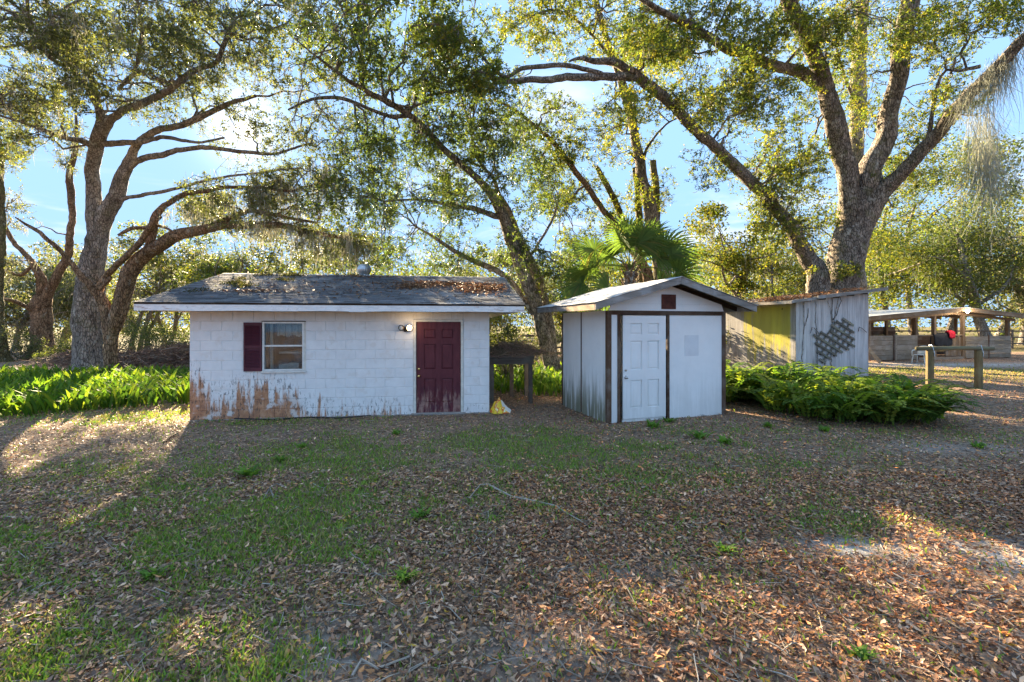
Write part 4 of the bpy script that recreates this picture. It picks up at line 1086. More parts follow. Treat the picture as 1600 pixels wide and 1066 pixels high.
sticks('brush_pile', 'smaller heap of grey brush left of the thick mossy trunk', 'brush pile', (-20.5, 22.5, 0), 3.2, 1.4, .95, 1500, .8, .013, PILE, 5)
sticks('dead_vine_heap', 'tangle of dry pinkish vines heaped on the timber rack', 'vine heap', (0.0, 11.8, 1.17), 1.0, .85, .34, 1300, .5, .006, [(.30, .19, .15), (.25, .17, .12), (.35, .26, .2), (.16, .15, .07)], 6)

def twig(label, pts, r, br=(), m_='stick', name='fallen_stick'):
    mb = MB(); P = [Vector((*gxy(*p), .02 + .015 * (i % 2))) for i, p in enumerate(pts)]
    mb.tube(P, [r * (1 - .6 * i / len(P)) for i in range(len(P))], 5)
    for b_ in br: mb.tube([Vector((*gxy(*p), .02 + .03 * i)) for i, p in enumerate(b_)], [r * .7, r * .5, r * .3][:len(b_)], 5)
    return tag(mb.build(name, M[m_]), label, 'stick')
twig('long thin curved pale stick lying in the middle of the leaf litter', ((763, 760), (775, 768), (800, 779), (822, 785), (845, 788), (870, 796), (885, 805), (905, 818), (920, 826)), .012, (((766, 759), (750, 764), (733, 790)),))
twig('forked grey twig on the grass left of the long curved stick', ((412, 783), (420, 770), (428, 779), (421, 766)), .011, (((421, 766), (432, 762), (445, 772)), ((428, 779), (434, 782))))
twig('dark branch lying on the lawn below the stained house corner', ((256, 694), (268, 685), (280, 678)), .02, (), 'bark_red')
twig('straight grey stick among the leaves at the bottom edge of the yard', ((550, 1062), (565, 1040), (590, 1050), (640, 1035)), .010)

# ------------------------------------------------------------------ trees
def resample(pts, step=0.16, wob=0.0, g=None):
    """limb given as (px, py, distance, width in px) -> smooth points and radii"""
    p = np.array(pts, float); D = p[:, 2]
    W = atv(p[:, 0], p[:, 1], D); dp = np.abs(np.gradient(p[:, :2], axis=0)); slant = dp.max(1) / np.maximum(np.hypot(dp[:, 0], dp[:, 1]), 1e-6)
    r = p[:, 3] / 2 * D / FPX * .82 * slant
    n = len(W); Wp = np.concatenate([[2 * W[0] - W[1]], W, [2 * W[-1] - W[-2]]]); out = []; rad = []
    for i in range(n - 1):
        a, b, c, d = Wp[i], Wp[i + 1], Wp[i + 2], Wp[i + 3]
        k = max(1, int(np.linalg.norm(c - b) / step))
        for t in np.arange(k) / k:
            out.append(0.5 * ((2 * b) + (c - a) * t + (2 * a - 5 * b + 4 * c - d) * t * t + (3 * b - a - 3 * c + d) * t ** 3)); rad.append(r[i] * (1 - t) + r[i + 1] * t)
    out.append(W[-1]); rad.append(r[-1])
    out = np.array(out); rad = np.array(rad)
    if g is not None and len(out) > 4:
        w = g.normal(size=out.shape); ker = np.ones(5) / 5
        w = np.stack([np.convolve(w[:, i], ker, 'same') for i in range(3)], 1)
        w[:2] = 0
        out = out + w * np.minimum(rad * .5, .05)[:, None] * 1.2
    return out, rad

def limbmesh(P, r, g, flare=False, sides=None):
    sides = sides or (14 if r.max() > .22 else 10 if r.max() > .1 else 7)
    V, Q = tubes_pt(P, r, sides)
    # lumpy, ridged surface
    V3 = V.reshape(len(P), sides, 3); off = V3 - P[:, None]
    ph = g.uniform(0, 6.28, 3); a = np.arange(sides) * 2 * np.pi / sides
    zz = np.cumsum(np.concatenate([[0], np.linalg.norm(np.diff(P, axis=0), axis=1)]))[:, None]
    k = 1 + .07 * np.sin(2 * a + ph[0] + zz * 1.1) + .05 * np.sin(3 * a + ph[1] - zz * 2.3) + .05 * np.sin(5 * a + ph[2] + zz * .6) + g.normal(0, .02, (len(P), sides))
    if flare:
        z = P[:, 2:3]; k = k * (1 + .55 * np.exp(-np.maximum(z, 0) / .28) * (1 + .35 * np.sin(4 * a + ph[1])))
    return (P[:, None] + off * k[:, :, None]).reshape(-1, 3), Q

def tubes_pt(P, r, sides):
    n = len(P); tan = np.empty_like(P); tan[1:-1] = P[2:] - P[:-2]; tan[0] = P[1] - P[0]; tan[-1] = P[-1] - P[-2]; tan = unit(tan)
    nr = np.cross(tan[0], [0.31, 0.95, 0.1]); nr /= np.linalg.norm(nr); U = []
    for t in tan:
        nr = nr - t * nr.dot(t); nr = nr / np.linalg.norm(nr); U.append(nr)
    U = np.array(U); B = np.cross(tan, U); a = np.arange(sides) * 2 * np.pi / sides
    V = P[:, None] + r[:, None, None] * (U[:, None] * np.cos(a)[:, None] + B[:, None] * np.sin(a)[:, None])
    i = np.arange(n * sides).reshape(n, sides); nx = np.roll(i, -1, 1)
    Q = np.stack([i[:-1], nx[:-1], nx[1:], i[1:]], -1).reshape(-1, 4)
    return V.reshape(-1, 3), Q

def kd(pts):
    k = KDTree(len(pts))
    for i, p in enumerate(pts): k.insert(p, i)
    k.balance(); return k

def connect(nodes, nrad, targets, g, npts, rmax, rmin, sag=.12, wob=.10):
    """curving shoots from the nearest node of the growing skeleton to each target"""
    k = kd(nodes)
    idx = np.array([k.find(t)[1] for t in targets]); A = nodes[idx]
    d = targets - A; L = np.linalg.norm(d, axis=1, keepdims=True)
    t = np.linspace(0, 1, npts)[None, :, None]
    perp = g.normal(size=d.shape); perp -= unit(d) * (perp * unit(d)).sum(1, keepdims=True)
    P = A[:, None] + d[:, None] * t + (perp * wob * L)[:, None] * np.sin(np.pi * t) + np.array([0, 0, 1.0]) * (L * sag)[:, None] * np.sin(np.pi * t)
    if npts > 4:
        P[:, 1:-1] += g.normal(size=P[:, 1:-1].shape) * (L * .035)[:, None]
    r0 = np.minimum(nrad[idx] * .7, np.clip(rmax * (L[:, 0] / 1.5) ** .6, rmin * 1.2, rmax))
    Rr = r0[:, None] * (1 - t[:, :, 0]) + rmin * t[:, :, 0]
    return P, Rr

GREEN = [(.095, .135, .042), (.075, .112, .040), (.12, .16, .048), (.068, .098, .040), (.16, .185, .046)]
YELLOW = [(.19, .205, .036), (.14, .17, .036), (.24, .23, .036), (.10, .14, .034), (.28, .235, .04), (.12, .155, .036)]
OLIVE = [(.11, .13, .065), (.088, .108, .058), (.145, .16, .072), (.12, .135, .078), (.18, .185, .07)]
PALE = [(.14, .155, .075), (.11, .13, .065), (.18, .175, .09), (.085, .105, .055), (.15, .14, .09)]
MOSS = [(.30, .30, .25), (.24, .245, .20), (.36, .355, .30), (.27, .26, .21)]
tri_count = [0]

def moss_strands(P0, g, n_per, Lr, W, pal=MOSS, sway=.06, spread=.10):
    """hanging ribbons below the given points"""
    n = len(P0) * n_per
    A = np.repeat(P0, n_per, 0) + g.normal(0, spread, (n, 3)) * np.array([1, 1, .4])
    L = g.uniform(*Lr, n) * g.uniform(.5, 1, n); N = 4
    t = np.linspace(0, 1, N)
    sw = g.normal(0, 1, (n, 1, 2)) * sway * t[None, :, None] ** 1.5 + np.cumsum(g.normal(0, sway * .75, (n, N, 2)), 1) * t[None, :, None]
    C = A[:, None] + np.concatenate([sw * L[:, None, None] ** .5, -(t[None, :] * L[:, None])[:, :, None]], 2)
    ang = g.uniform(0, 6.28, n) ; s = np.stack([np.cos(ang), np.sin(ang), 0 * ang], -1)
    w = (W * g.uniform(.5, 1.3, n))[:, None] * np.array([.8, 1, .8, .2])
    V = np.stack([C - s[:, None] * w[:, :, None] / 2, C + s[:, None] * w[:, :, None] / 2], 2)     # n,N,2,3
    i = np.arange(n * N * 2).reshape(n, N, 2)
    Q = np.stack([i[:, :-1, 0], i[:, :-1, 1], i[:, 1:, 1], i[:, 1:, 0]], -1).reshape(-1, 4)
    col = np.repeat(pick(g, pal, n) * g.uniform(.75, 1.2, (n, 1)), N * 2, 0)
    return V.reshape(-1, 3), Q, col

GAPS = [(3.45, 4.4, .95, .42), (4.0, 4.1, .7, .3), (-1.0, 3.55, .5, .28), (-.6, 3.2, .4, .25), (1.4, 3.15, .55, .3), (4.3, 3.95, .6, .3), (-4.0, 4.4, .55, .25), (2.0, 2.75, .5, .25), (10.3, 10.3, 2.2, .5), (8.8, 7.2, .9, .3), (12.5, 14.5, 3, 1.0), (16, 15.5, 3, 1.0)]
def sunhole(C, g, p=.93):
    """True for leaves to keep: thins the leaves that would close the gaps the light falls through"""
    k = np.maximum(C[:, 2], 0) / SUN.z; x = C[:, 0] - SUN.x * k; y = C[:, 1] - SUN.y * k
    cut = np.zeros(len(C), bool)
    for (a, b, rx, ry) in GAPS: cut |= ((x - a) / rx) ** 2 + ((y - b) / ry) ** 2 < g.uniform(.55, 1.25, len(C))
    return ~(cut & (g.random(len(C)) < p))
def oak(label, limbs, blobs, seed, bark, nclus, kleaf, pal, leaf=(.105, .046), n1=40, n2=420, spread=.135, moss=(), thr=-.12, bare=(), name='oak_tree', group=None, flare=True, mossfree=None, low=None):
    g = np.random.default_rng(seed)
    base = atv(*[np.array([float(limbs[0][0][i])]) for i in (0, 1, 2)])[0]; base[2] = 0
    root = thing(name, label, 'tree', tuple(base), 0, group)
    parts = []; nodes = []; nr = []
    for i, l in enumerate(limbs):
        P, r = resample(l, .16, g=g)
        parts.append(limbmesh(P, r, g, flare and i == 0)); nodes.append(P); nr.append(r)
    V, Q = cat(parts); mk('trunk', V - base, Q, M[bark], root, smooth=True)
    if not blobs: return root
    nodes = np.concatenate(nodes); nr = np.concatenate(nr)
    ok = nr < .30; nodes, nr = nodes[ok], nr[ok]
    # crown targets drawn inside ellipsoids that fill the crown
    w = np.array([b[2] * b[3] * (b[6] if len(b) > 6 else 1) for b in blobs], float); w /= w.sum()
    def draw(n):
        out = np.zeros((0, 3))
        while len(out) < n:
            m = n * 2; bi = g.choice(len(blobs), m, p=w); B = np.array([b[:6] for b in blobs], float)[bi]
            u = unit(g.normal(size=(m, 3))) * g.uniform(0, 1, (m, 1)) ** (1 / 2.4)
            C = atv(B[:, 0] + B[:, 2] * u[:, 0], B[:, 1] + B[:, 3] * u[:, 1], B[:, 4] + B[:, 5] * u[:, 2])
            f = fbm(C, .75, seed) + .5 * fbm(C, 1.9, seed + 3)
            C = C[(f > thr) & (C[:, 2] > .4)]; out = np.concatenate([out, C])
        return out[:n]
    tg = draw(nclus)
    segs = []
    t1 = tg[g.choice(len(tg), n1, False)]
    P1, R1 = connect(nodes, nr, t1, g, 9, .045, .010, sag=.05, wob=.12); segs.append((P1, R1, 5))
    nodes = np.concatenate([nodes[nr < .14], P1[:, 2:].reshape(-1, 3)]); nr = np.concatenate([nr[nr < .14], R1[:, 2:].ravel()])
    t2 = tg[g.choice(len(tg), n2, False)]
    P2, R2 = connect(nodes, nr, t2, g, 6, .020, .005, sag=.06, wob=.12); segs.append((P2, R2, 4))
    nodes = np.concatenate([nodes, P2[:, 1:].reshape(-1, 3)]); nr = np.concatenate([nr, R2[:, 1:].ravel()])
    P3, R3 = connect(nodes, nr, tg, g, 3, .008, .0025, sag=.04, wob=.12); segs.append((P3, R3, 3))
    V, Q = cat([tubes(P, np.maximum(Rr, .0028), s) for P, Rr, s in segs])
    tag(mk('branches', V - base, Q, M[bark], root, smooth=True), kind='stuff')
    # leaves: along the last shoot and around its tip
    S0 = P3[:, 0] / 3 + P3[:, 1] * 2 / 3; S1 = P3[:, 2]; sd = S1 - S0; sl_ = np.linalg.norm(sd, axis=1, keepdims=True); sd = unit(sd)
    ns = 2; si = np.repeat(np.arange(nclus), ns); f0 = g.uniform(.1, .9, (nclus * ns, 1))
    A = S0[si] * (1 - f0) + S1[si] * f0; dv = unit(sd[si] * .6 + g.normal(0, .75, (nclus * ns, 3)))
    ll = spread * g.uniform(1.2, 3.0, (nclus * ns, 1)); B = A + dv * ll + np.array([0, 0, -.02])
    SV, SQ = tubes(np.stack([A, B], 1), np.full((nclus * ns, 2), .0022), 3)
    tag(mk('twigs', SV - base, SQ, M[bark], root), kind='stuff')
    n = nclus * kleaf; ci = np.repeat(np.arange(nclus), kleaf)
    onside = g.random(n) < .66; sj = ci * ns + g.integers(0, ns, n); f = g.uniform(.12, 1.0, (n, 1))
    o0 = np.where(onside[:, None], A[sj], S0[ci]); o1 = np.where(onside[:, None], B[sj], S1[ci])
    ax = unit(o1 - o0); ld = unit(ax * .55 + unit(g.normal(size=(n, 3))) * .9)
    L = leaf[0] * g.uniform(.6, 1.25, n)
    C = o0 * (1 - f) + o1 * f + ld * (L * .5)[:, None] + g.normal(0, .012, (n, 3))
    kp = sunhole(C, g); C, L, ld, ci = C[kp], L[kp], ld[kp], ci[kp]; n = len(C)
    Vl, Ql = leafquads(C, L, leaf[1] * g.uniform(.7, 1.2, n), g, dirs=ld * 2.5, flat=.2)
    cl = g.uniform(.72, 1.3, (nclus, 1)); ch = g.integers(0, len(pal), nclus)
    col = np.array(pal)[np.where(g.random(n) < .55, ch[ci], g.integers(0, len(pal), n))] * cl[ci] * g.uniform(.75, 1.25, (n, 1))
    tag(mk('crown', Vl - base, Ql, M['leaf'], root, col=np.repeat(col, 4, 0)), kind='stuff')
    tri_count[0] += n * 2
    if moss:
        nm, per, Lr, W = moss
        P0 = np.concatenate([P2[:, 2:].reshape(-1, 3), P1[:, 2:].reshape(-1, 3)]); P0 = P0[g.choice(len(P0), min(nm, len(P0)), False)]
        if mossfree: P0 = P0[[not mossfree(p) for p in P0]]
        V, Q, c = moss_strands(P0, g, per, Lr, W)
        tag(mk('spanish_moss', V - base, Q, M['moss'], root, col=c), kind='stuff')
    return root

# thick mossy oak at the far left of the house
oak('tall oak with a thick grey trunk rising behind the leaf bed, sun through its crown',
    [[(137, 600, 18.5, 54), (137, 575, 18.5, 46), (138, 545, 18.5, 42), (138, 500, 18.5, 44), (140, 450, 18.4, 42), (145, 405, 18.3, 37), (149, 370, 18.2, 26), (151, 335, 18.2, 14)],
     [(144, 440, 18.4, 22), (149, 400, 18.3, 29), (151, 350, 18.2, 28), (146, 300, 18, 25), (144, 262, 17.8, 22), (152, 225, 17.5, 22), (160, 195, 17.2, 20), (163, 178, 17.1, 17)],
     [(146, 300, 18, 8), (148, 262, 17.8, 12), (158, 225, 17.5, 16), (164, 200, 17.2, 20), (185, 178, 16.8, 16), (225, 160, 16.3, 14), (262, 143, 15.8, 13), (300, 112, 15.2, 12), (335, 100, 14.7, 11), (350, 75, 14.3, 9), (355, 48, 14, 7), (335, 25, 13.6, 5), (320, 0, 13.2, 4)],
     [(160, 195, 17.2, 18), (152, 165, 16.8, 15), (135, 135, 16.3, 12), (110, 108, 15.8, 11), (75, 90, 15.2, 9), (60, 55, 14.6, 8), (45, 20, 14, 6), (40, -20, 13.5, 5)],
     [(152, 160, 16.8, 13), (142, 120, 16.2, 11), (105, 80, 15.5, 9), (85, 40, 15, 8), (70, 0, 14.5, 7)],
     [(143, 440, 18.4, 24), (149, 405, 18.3, 30), (162, 345, 18.2, 29), (180, 300, 18, 26), (197, 260, 17.8, 22), (215, 228, 17.5, 18), (245, 205, 17, 14), (300, 190, 16.5, 11), (350, 165, 16, 9), (400, 150, 15.5, 6)],
     [(185, 290, 17.9, 9), (203, 264, 17.7, 13), (225, 248, 17.4, 12), (255, 240, 17, 11), (300, 232, 16.6, 9), (345, 233, 16.2, 8), (380, 238, 16, 7), (430, 240, 15.6, 5), (480, 225, 15.2, 4)],
     [(165, 225, 17.5, 12), (220, 222, 17, 9), (262, 215, 16.5, 7), (310, 222, 16, 5), (350, 215, 15.6, 4)],
     [(148, 228, 17.6, 13), (120, 220, 17, 9), (95, 215, 16.5, 8), (70, 205, 16, 6), (30, 190, 15.4, 5), (-20, 175, 15, 4)],
     [(185, 140, 16.6, 9), (205, 120, 16, 8), (212, 95, 15.5, 7), (222, 50, 15, 6), (215, 0, 14.5, 5)],
     [(190, 312, 18, 8), (230, 303, 17.6, 7), (275, 295, 17.2, 6), (330, 280, 16.8, 5), (400, 270, 16.2, 4), (470, 262, 15.6, 3)]],
    [(50, 40, 120, 75, 15.5, 3.5), (200, 50, 140, 75, 15, 3.5), (330, 50, 110, 80, 15, 3.5), (440, 80, 110, 90, 14.5, 3.5, .45), (520, 170, 80, 90, 15, 3, .25), (40, 165, 95, 65, 16.5, 3),
     (270, 150, 100, 50, 17, 2.5, 1), (420, 215, 120, 70, 16.5, 2.5, .4), (460, 310, 90, 55, 17, 2.5, .35), (15, 235, 45, 40, 16, 2), (330, 290, 60, 26, 16.5, 2, .5), (110, 120, 80, 60, 15, 2.5), (-90, 80, 90, 120, 15, 4), (480, 20, 120, 60, 14, 3, .5), (100, -90, 320, 70, 13.5, 4, .8)],
    11, 'bark_grey', 6000, 19, OLIVE, n1=130, n2=1300, moss=(1500, 6, (.12, .6), .014), thr=0.0)
# brown oak in front of it
oak('slender oak with brown peeling trunk and long grey limb reaching over the roof',
    [[(175, 597, 16.7, 25), (173, 570, 16.7, 20), (173, 540, 16.7, 21), (176, 515, 16.7, 25), (183, 490, 16.7, 29), (190, 460, 16.7, 31), (208, 420, 16.7, 32), (232, 393, 16.6, 29), (262, 376, 16.5, 24), (300, 361, 16.3, 19), (350, 353, 16.1, 16), (400, 351, 15.8, 14), (450, 356, 15.5, 11), (500, 366, 15.2, 8), (540, 375, 15, 5)],
     [(172, 520, 16.7, 22), (165, 485, 16.7, 20), (155, 462, 16.6, 18), (146, 450, 16.5, 16), (130, 432, 16.4, 15), (112, 412, 16.3, 13), (90, 388, 16.1, 11), (58, 360, 15.9, 9), (40, 350, 15.8, 6), (24, 339, 15.7, 3)],
     [(152, 458, 16.6, 16), (163, 440, 16.6, 14), (180, 420, 16.5, 13), (195, 402, 16.4, 14), (222, 375, 16.3, 15), (240, 352, 16.2, 14), (251, 338, 16.1, 12)],
     [(157, 452, 16.6, 10), (168, 440, 16.5, 10), (173, 432, 16.5, 7)],
     [(230, 396, 16.8, 14), (238, 360, 16.9, 16), (244, 338, 16.8, 15), (262, 318, 16.6, 12), (290, 303, 16.4, 10), (330, 296, 16.1, 8), (390, 292, 15.7, 6), (460, 300, 15.3, 4)],
     [(318, 358, 16.2, 12), (345, 345, 16, 11), (375, 334, 15.8, 10), (410, 333, 15.6, 8), (450, 340, 15.4, 6), (495, 348, 15, 4)],
     [(185, 368, 16.4, 5), (205, 356, 16.4, 7), (222, 355, 16.4, 7), (245, 352, 16.4, 6), (275, 365, 16.2, 4)]],
    [(430, 330, 120, 50, 15.8, 1.8), (530, 380, 80, 45, 15.3, 1.6), (330, 320, 80, 25, 16, 1.5, .4), (480, 300, 100, 50, 15.4, 1.8)],
    12, 'bark_red', 700, 20, OLIVE, n1=40, n2=240, moss=(520, 8, (.2, .8), .015), thr=-.06)
# leaning oak behind the house
oak('leaning oak with two dark stems rising from behind the house end',
    [[(868, 600, 16.9, 40), (864, 580, 16.9, 31), (858, 560, 16.9, 29), (848, 520, 16.8, 27), (838, 480, 16.7, 27), (825, 445, 16.6, 26), (810, 405, 16.5, 25), (798, 370, 16.3, 24), (785, 335, 16, 23), (765, 303, 15.7, 21), (738, 275, 15.4, 19), (705, 245, 15, 17), (690, 230, 14.8, 16), (665, 203, 14.5, 14), (640, 180, 14.2, 13), (610, 160, 13.8, 12), (575, 143, 13.4, 11), (545, 128, 13, 9), (515, 105, 12.6, 7), (490, 85, 12.2, 5), (460, 60, 11.8, 3)],
     [(864, 575, 17.1, 26), (856, 505, 17.3, 24), (850, 470, 17.4, 22), (838, 435, 17.4, 21), (825, 402, 17.3, 20), (812, 375, 17.1, 17), (800, 350, 16.8, 14), (790, 320, 16.6, 12), (778, 300, 16.3, 10), (772, 280, 16, 8), (755, 262, 15.6, 7), (742, 240, 15.2, 6), (735, 200, 14.8, 4)],
     [(785, 340, 16.2, 14), (760, 332, 15.8, 10), (730, 325, 15.4, 9), (695, 318, 15, 7), (655, 312, 14.6, 5), (600, 315, 14.2, 3)],
     [(640, 181, 14.2, 9), (610, 181, 13.9, 8), (580, 170, 13.6, 7), (545, 157, 13.2, 7), (510, 153, 12.9, 6), (480, 158, 12.5, 5), (450, 172, 12.2, 3)],
     [(846, 512, 16.9, 18), (825, 478, 17, 16), (805, 448, 17.1, 15), (785, 430, 17.1, 14), (760, 415, 17.1, 13), (735, 405, 17, 11), (705, 388, 16.8, 9), (680, 372, 16.5, 7), (650, 355, 16.2, 4)],
     [(818, 415, 16.6, 8), (840, 385, 16.4, 6), (860, 350, 16.1, 5), (870, 320, 15.8, 3)]],
    [(560, 60, 110, 70, 13, 3, .6), (640, 130, 100, 60, 14, 2.5, .5), (700, 80, 100, 80, 14, 3, .5), (600, 225, 110, 55, 14.5, 2.5), (700, 290, 110, 60, 15.5, 2.5), (560, 310, 100, 50, 14.5, 2.5), (640, 370, 110, 45, 16, 2, .5),
     (590, 405, 90, 25, 16, 2, .45), (770, 220, 80, 70, 15.5, 2.5), (840, 300, 50, 55, 16, 2, .8), (800, 400, 60, 50, 16.5, 2), (720, 405, 90, 32, 16.6, 1.8, .6), (870, 420, 40, 50, 16.5, 1.5), (700, 170, 90, 60, 14, 2.5, .7), (620, -50, 160, 70, 12.5, 3, .7)],
    13, 'bark_oak', 4700, 20, GREEN, n1=90, n2=800, moss=(90, 8, (.15, .7), .014), thr=0.0)
# middle group behind the white shed
oak('tall straight oak trunk rising behind the white shed roof',
    [[(1050, 578, 20, 42), (1048, 540, 20, 33), (1038, 440, 20, 30), (1030, 400, 20, 28), (1020, 350, 20, 26), (1010, 300, 19.9, 22), (1000, 260, 19.8, 20), (992, 215, 19.7, 18), (985, 180, 19.6, 17), (975, 140, 19.5, 16), (963, 100, 19.4, 14), (950, 70, 19.3, 13), (935, 20, 19.2, 12), (925, -20, 19, 10), (915, -80, 18.8, 6)],
     [(972, 130, 19.4, 9), (955, 95, 19, 8), (930, 60, 18.6, 7), (905, 35, 18.2, 6), (870, 15, 17.8, 5), (830, 25, 17.4, 3)],
     [(1000, 262, 19.8, 8), (1015, 225, 19.5, 6), (1040, 195, 19.2, 5), (1070, 180, 19, 3)]],
    [(960, 200, 80, 70, 19.5, 2.2, .8), (880, 50, 90, 60, 18.5, 2.5), (1010, 60, 90, 60, 19, 2.5), (1000, 290, 60, 50, 20, 2, .6), (1060, 120, 60, 70, 19, 2, .6), (820, 40, 70, 50, 17.5, 2, .6), (960, -50, 160, 70, 18, 3)],
    14, 'bark_oak', 1900, 24, YELLOW, n1=36, n2=220, thr=-.02)
oak('thin oak leaning left from behind the palm, crossing the open sky',
    [[(1032, 578, 20.6, 26), (1015, 445, 20.6, 21), (1000, 410, 20.5, 19), (985, 388, 20.3, 18), (965, 355, 20, 16), (945, 330, 19.8, 15), (915, 290, 19.5, 14), (885, 250, 19.2, 13), (862, 222, 19, 11), (840, 200, 18.7, 9), (800, 170, 18.4, 7), (770, 155, 18.2, 5)],
     [(915, 290, 19.5, 6), (900, 300, 19.2, 5), (880, 330, 19, 3)], [(862, 222, 19, 6), (850, 240, 18.8, 4), (835, 265, 18.6, 3)]],
    [(890, 300, 60, 60, 19.5, 1.8), (840, 180, 70, 45, 18.5, 2, .7), (930, 370, 60, 45, 20, 1.6), (870, 240, 50, 40, 19, 1.6), (910, 410, 50, 40, 20.3, 1.5, .7)],
    15, 'bark_red', 1000, 24, GREEN + YELLOW[:3], n1=24, n2=130, thr=-.05)
oak('vine covered broken trunk standing behind the thin leaning oak',
    [[(1010, 577, 22.5, 26), (1003, 425, 22.4, 15), (985, 375, 22.3, 15), (972, 340, 22.2, 14), (955, 303, 22, 13), (940, 272, 21.8, 11), (932, 258, 21.7, 7)],
     [(1030, 577, 23, 22), (1026, 400, 22.8, 15), (1025, 330, 22.7, 13), (1022, 250, 22.5, 11)], [(1008, 577, 23, 20), (1000, 400, 22.8, 14), (996, 300, 22.7, 12), (990, 262, 22.6, 7)]],
    [(1000, 330, 34, 70, 22.6, .6), (985, 380, 40, 50, 22.3, .7), (960, 330, 22, 40, 22.1, .5), (1026, 330, 14, 80, 22.6, .4)],
    16, 'bark_vine', 420, 22, YELLOW, n1=12, n2=60, thr=-.4, leaf=(.085, .05), flare=False, name='dead_tree')
# big oak on the right
oak('massive spreading oak with many thick limbs growing behind the grey shed',
    [[(1304, 592, 18.5, 66), (1304, 540, 18.5, 66), (1308, 470, 18.5, 67), (1316, 430, 18.5, 65), (1326, 390, 18.4, 62), (1335, 350, 18.3, 57), (1341, 318, 18.2, 46)],
     [(1330, 345, 18.2, 38), (1322, 270, 18, 36), (1312, 230, 17.8, 34), (1300, 185, 17.5, 32), (1290, 140, 17.2, 30), (1278, 100, 16.8, 29), (1262, 60, 16.4, 28), (1245, 25, 16, 27), (1230, -10, 15.6, 26), (1210, -70, 15, 20)],
     [(1292, 142, 17.2, 24), (1270, 124, 17, 23), (1240, 110, 16.7, 22), (1210, 100, 16.4, 20), (1175, 88, 16, 19), (1140, 78, 15.6, 18), (1110, 60, 15.2, 17), (1085, 45, 14.8, 16), (1050, 25, 14.4, 14), (1015, 8, 14, 12), (980, -15, 13.6, 10)],
     [(1340, 340, 18.2, 46), (1358, 270, 18, 40), (1378, 225, 17.8, 36), (1388, 190, 17.6, 33), (1397, 150, 17.4, 31), (1405, 110, 17.2, 30), (1412, 60, 17, 29), (1420, 20, 16.8, 28), (1424, -20, 16.6, 27), (1430, -90, 16.2, 20)],
     [(1342, 365, 18.2, 44), (1372, 305, 17.9, 38), (1400, 280, 17.5, 35), (1430, 250, 17, 33), (1460, 215, 16.5, 31), (1480, 185, 16, 30), (1505, 155, 15.5, 29), (1530, 130, 15, 28), (1560, 100, 14.5, 27), (1590, 70, 14, 26), (1630, 35, 13.5, 24), (1680, 0, 13, 20), (1760, -60, 12.3, 13), (1860, -120, 11.6, 5), (1930, -150, 11.2, 1.5)],
     [(1290, 592, 18.2, 44), (1276, 440, 18, 36), (1264, 410, 18, 34), (1250, 380, 17.8, 31), (1232, 350, 17.6, 30), (1210, 325, 17.3, 29), (1190, 300, 17, 29), (1165, 275, 16.7, 28), (1140, 252, 16.4, 28), (1115, 228, 16, 27), (1090, 205, 15.7, 27), (1070, 188, 15.4, 26), (1055, 165, 15.1, 24), (1030, 145, 14.8, 23), (1005, 128, 14.5, 22), (985, 112, 14.2, 19)],
     [(987, 113, 14.2, 18), (960, 100, 14, 15), (930, 97, 13.8, 12), (905, 92, 13.6, 7), (890, 96, 13.5, 4)],
     [(992, 121, 14.3, 17), (960, 122, 14, 14), (920, 118, 13.8, 13), (880, 122, 13.5, 13), (840, 124, 13.3, 12), (800, 128, 13, 11), (770, 120, 12.8, 9), (745, 110, 12.6, 6)],
     [(940, 116, 13.9, 11), (910, 106, 13.7, 10), (880, 102, 13.5, 10), (850, 104, 13.3, 9), (815, 108, 13, 8), (790, 120, 12.8, 7), (765, 100, 12.6, 7), (740, 70, 12.4, 6), (715, 48, 12.2, 5), (680, 38, 12, 4), (640, 42, 11.8, 3)],
     [(1225, 104, 16.5, 9), (1250, 75, 16.3, 8), (1290, 45, 16, 7), (1320, 20, 15.8, 5)],
     [(1448, 232, 16.7, 8), (1470, 120, 16.2, 5), (1500, 112, 15.8, 6), (1530, 105, 15.2, 8)],
     [(1378, 300, 17.8, 10), (1368, 230, 18.4, 9), (1385, 180, 18.8, 7), (1400, 140, 19, 5)]],
    [(1100, 50, 140, 65, 15, 2.5), (1180, 150, 110, 65, 16.5, 2.5), (1280, 50, 90, 65, 16.5, 2.5), (1460, 50, 90, 60, 16.5, 2.5), (1490, 140, 70, 50, 16.5, 2, .5), (1220, 260, 90, 65, 17.3, 2), (1110, 160, 60, 50, 15.5, 2, .6),
     (1240, 345, 75, 55, 18, 1.6), (1390, 300, 60, 60, 18.8, 1.6, .7), (1010, 160, 80, 45, 14.8, 1.6, .5), (1020, 60, 80, 50, 14.5, 2, .7), (1440, 230, 60, 70, 18.8, 1.8, .7), (770, 130, 60, 50, 13, 1.8, .5), (700, 60, 70, 40, 12.4, 1.5, .5),
     (1340, 130, 60, 80, 18.5, 1.6, .6), (1290, -70, 260, 70, 15.5, 3.5), (1560, 20, 60, 40, 14.5, 2, .7), (1310, 425, 55, 14, 17.6, .5, .5), (1120, 250, 60, 50, 17, 1.5, .4)],
    17, 'bark_oak', 6200, 22, YELLOW + GREEN[:3], n1=100, n2=800, moss=(200, 7, (.2, .8), .014), thr=0.0, flare=False)
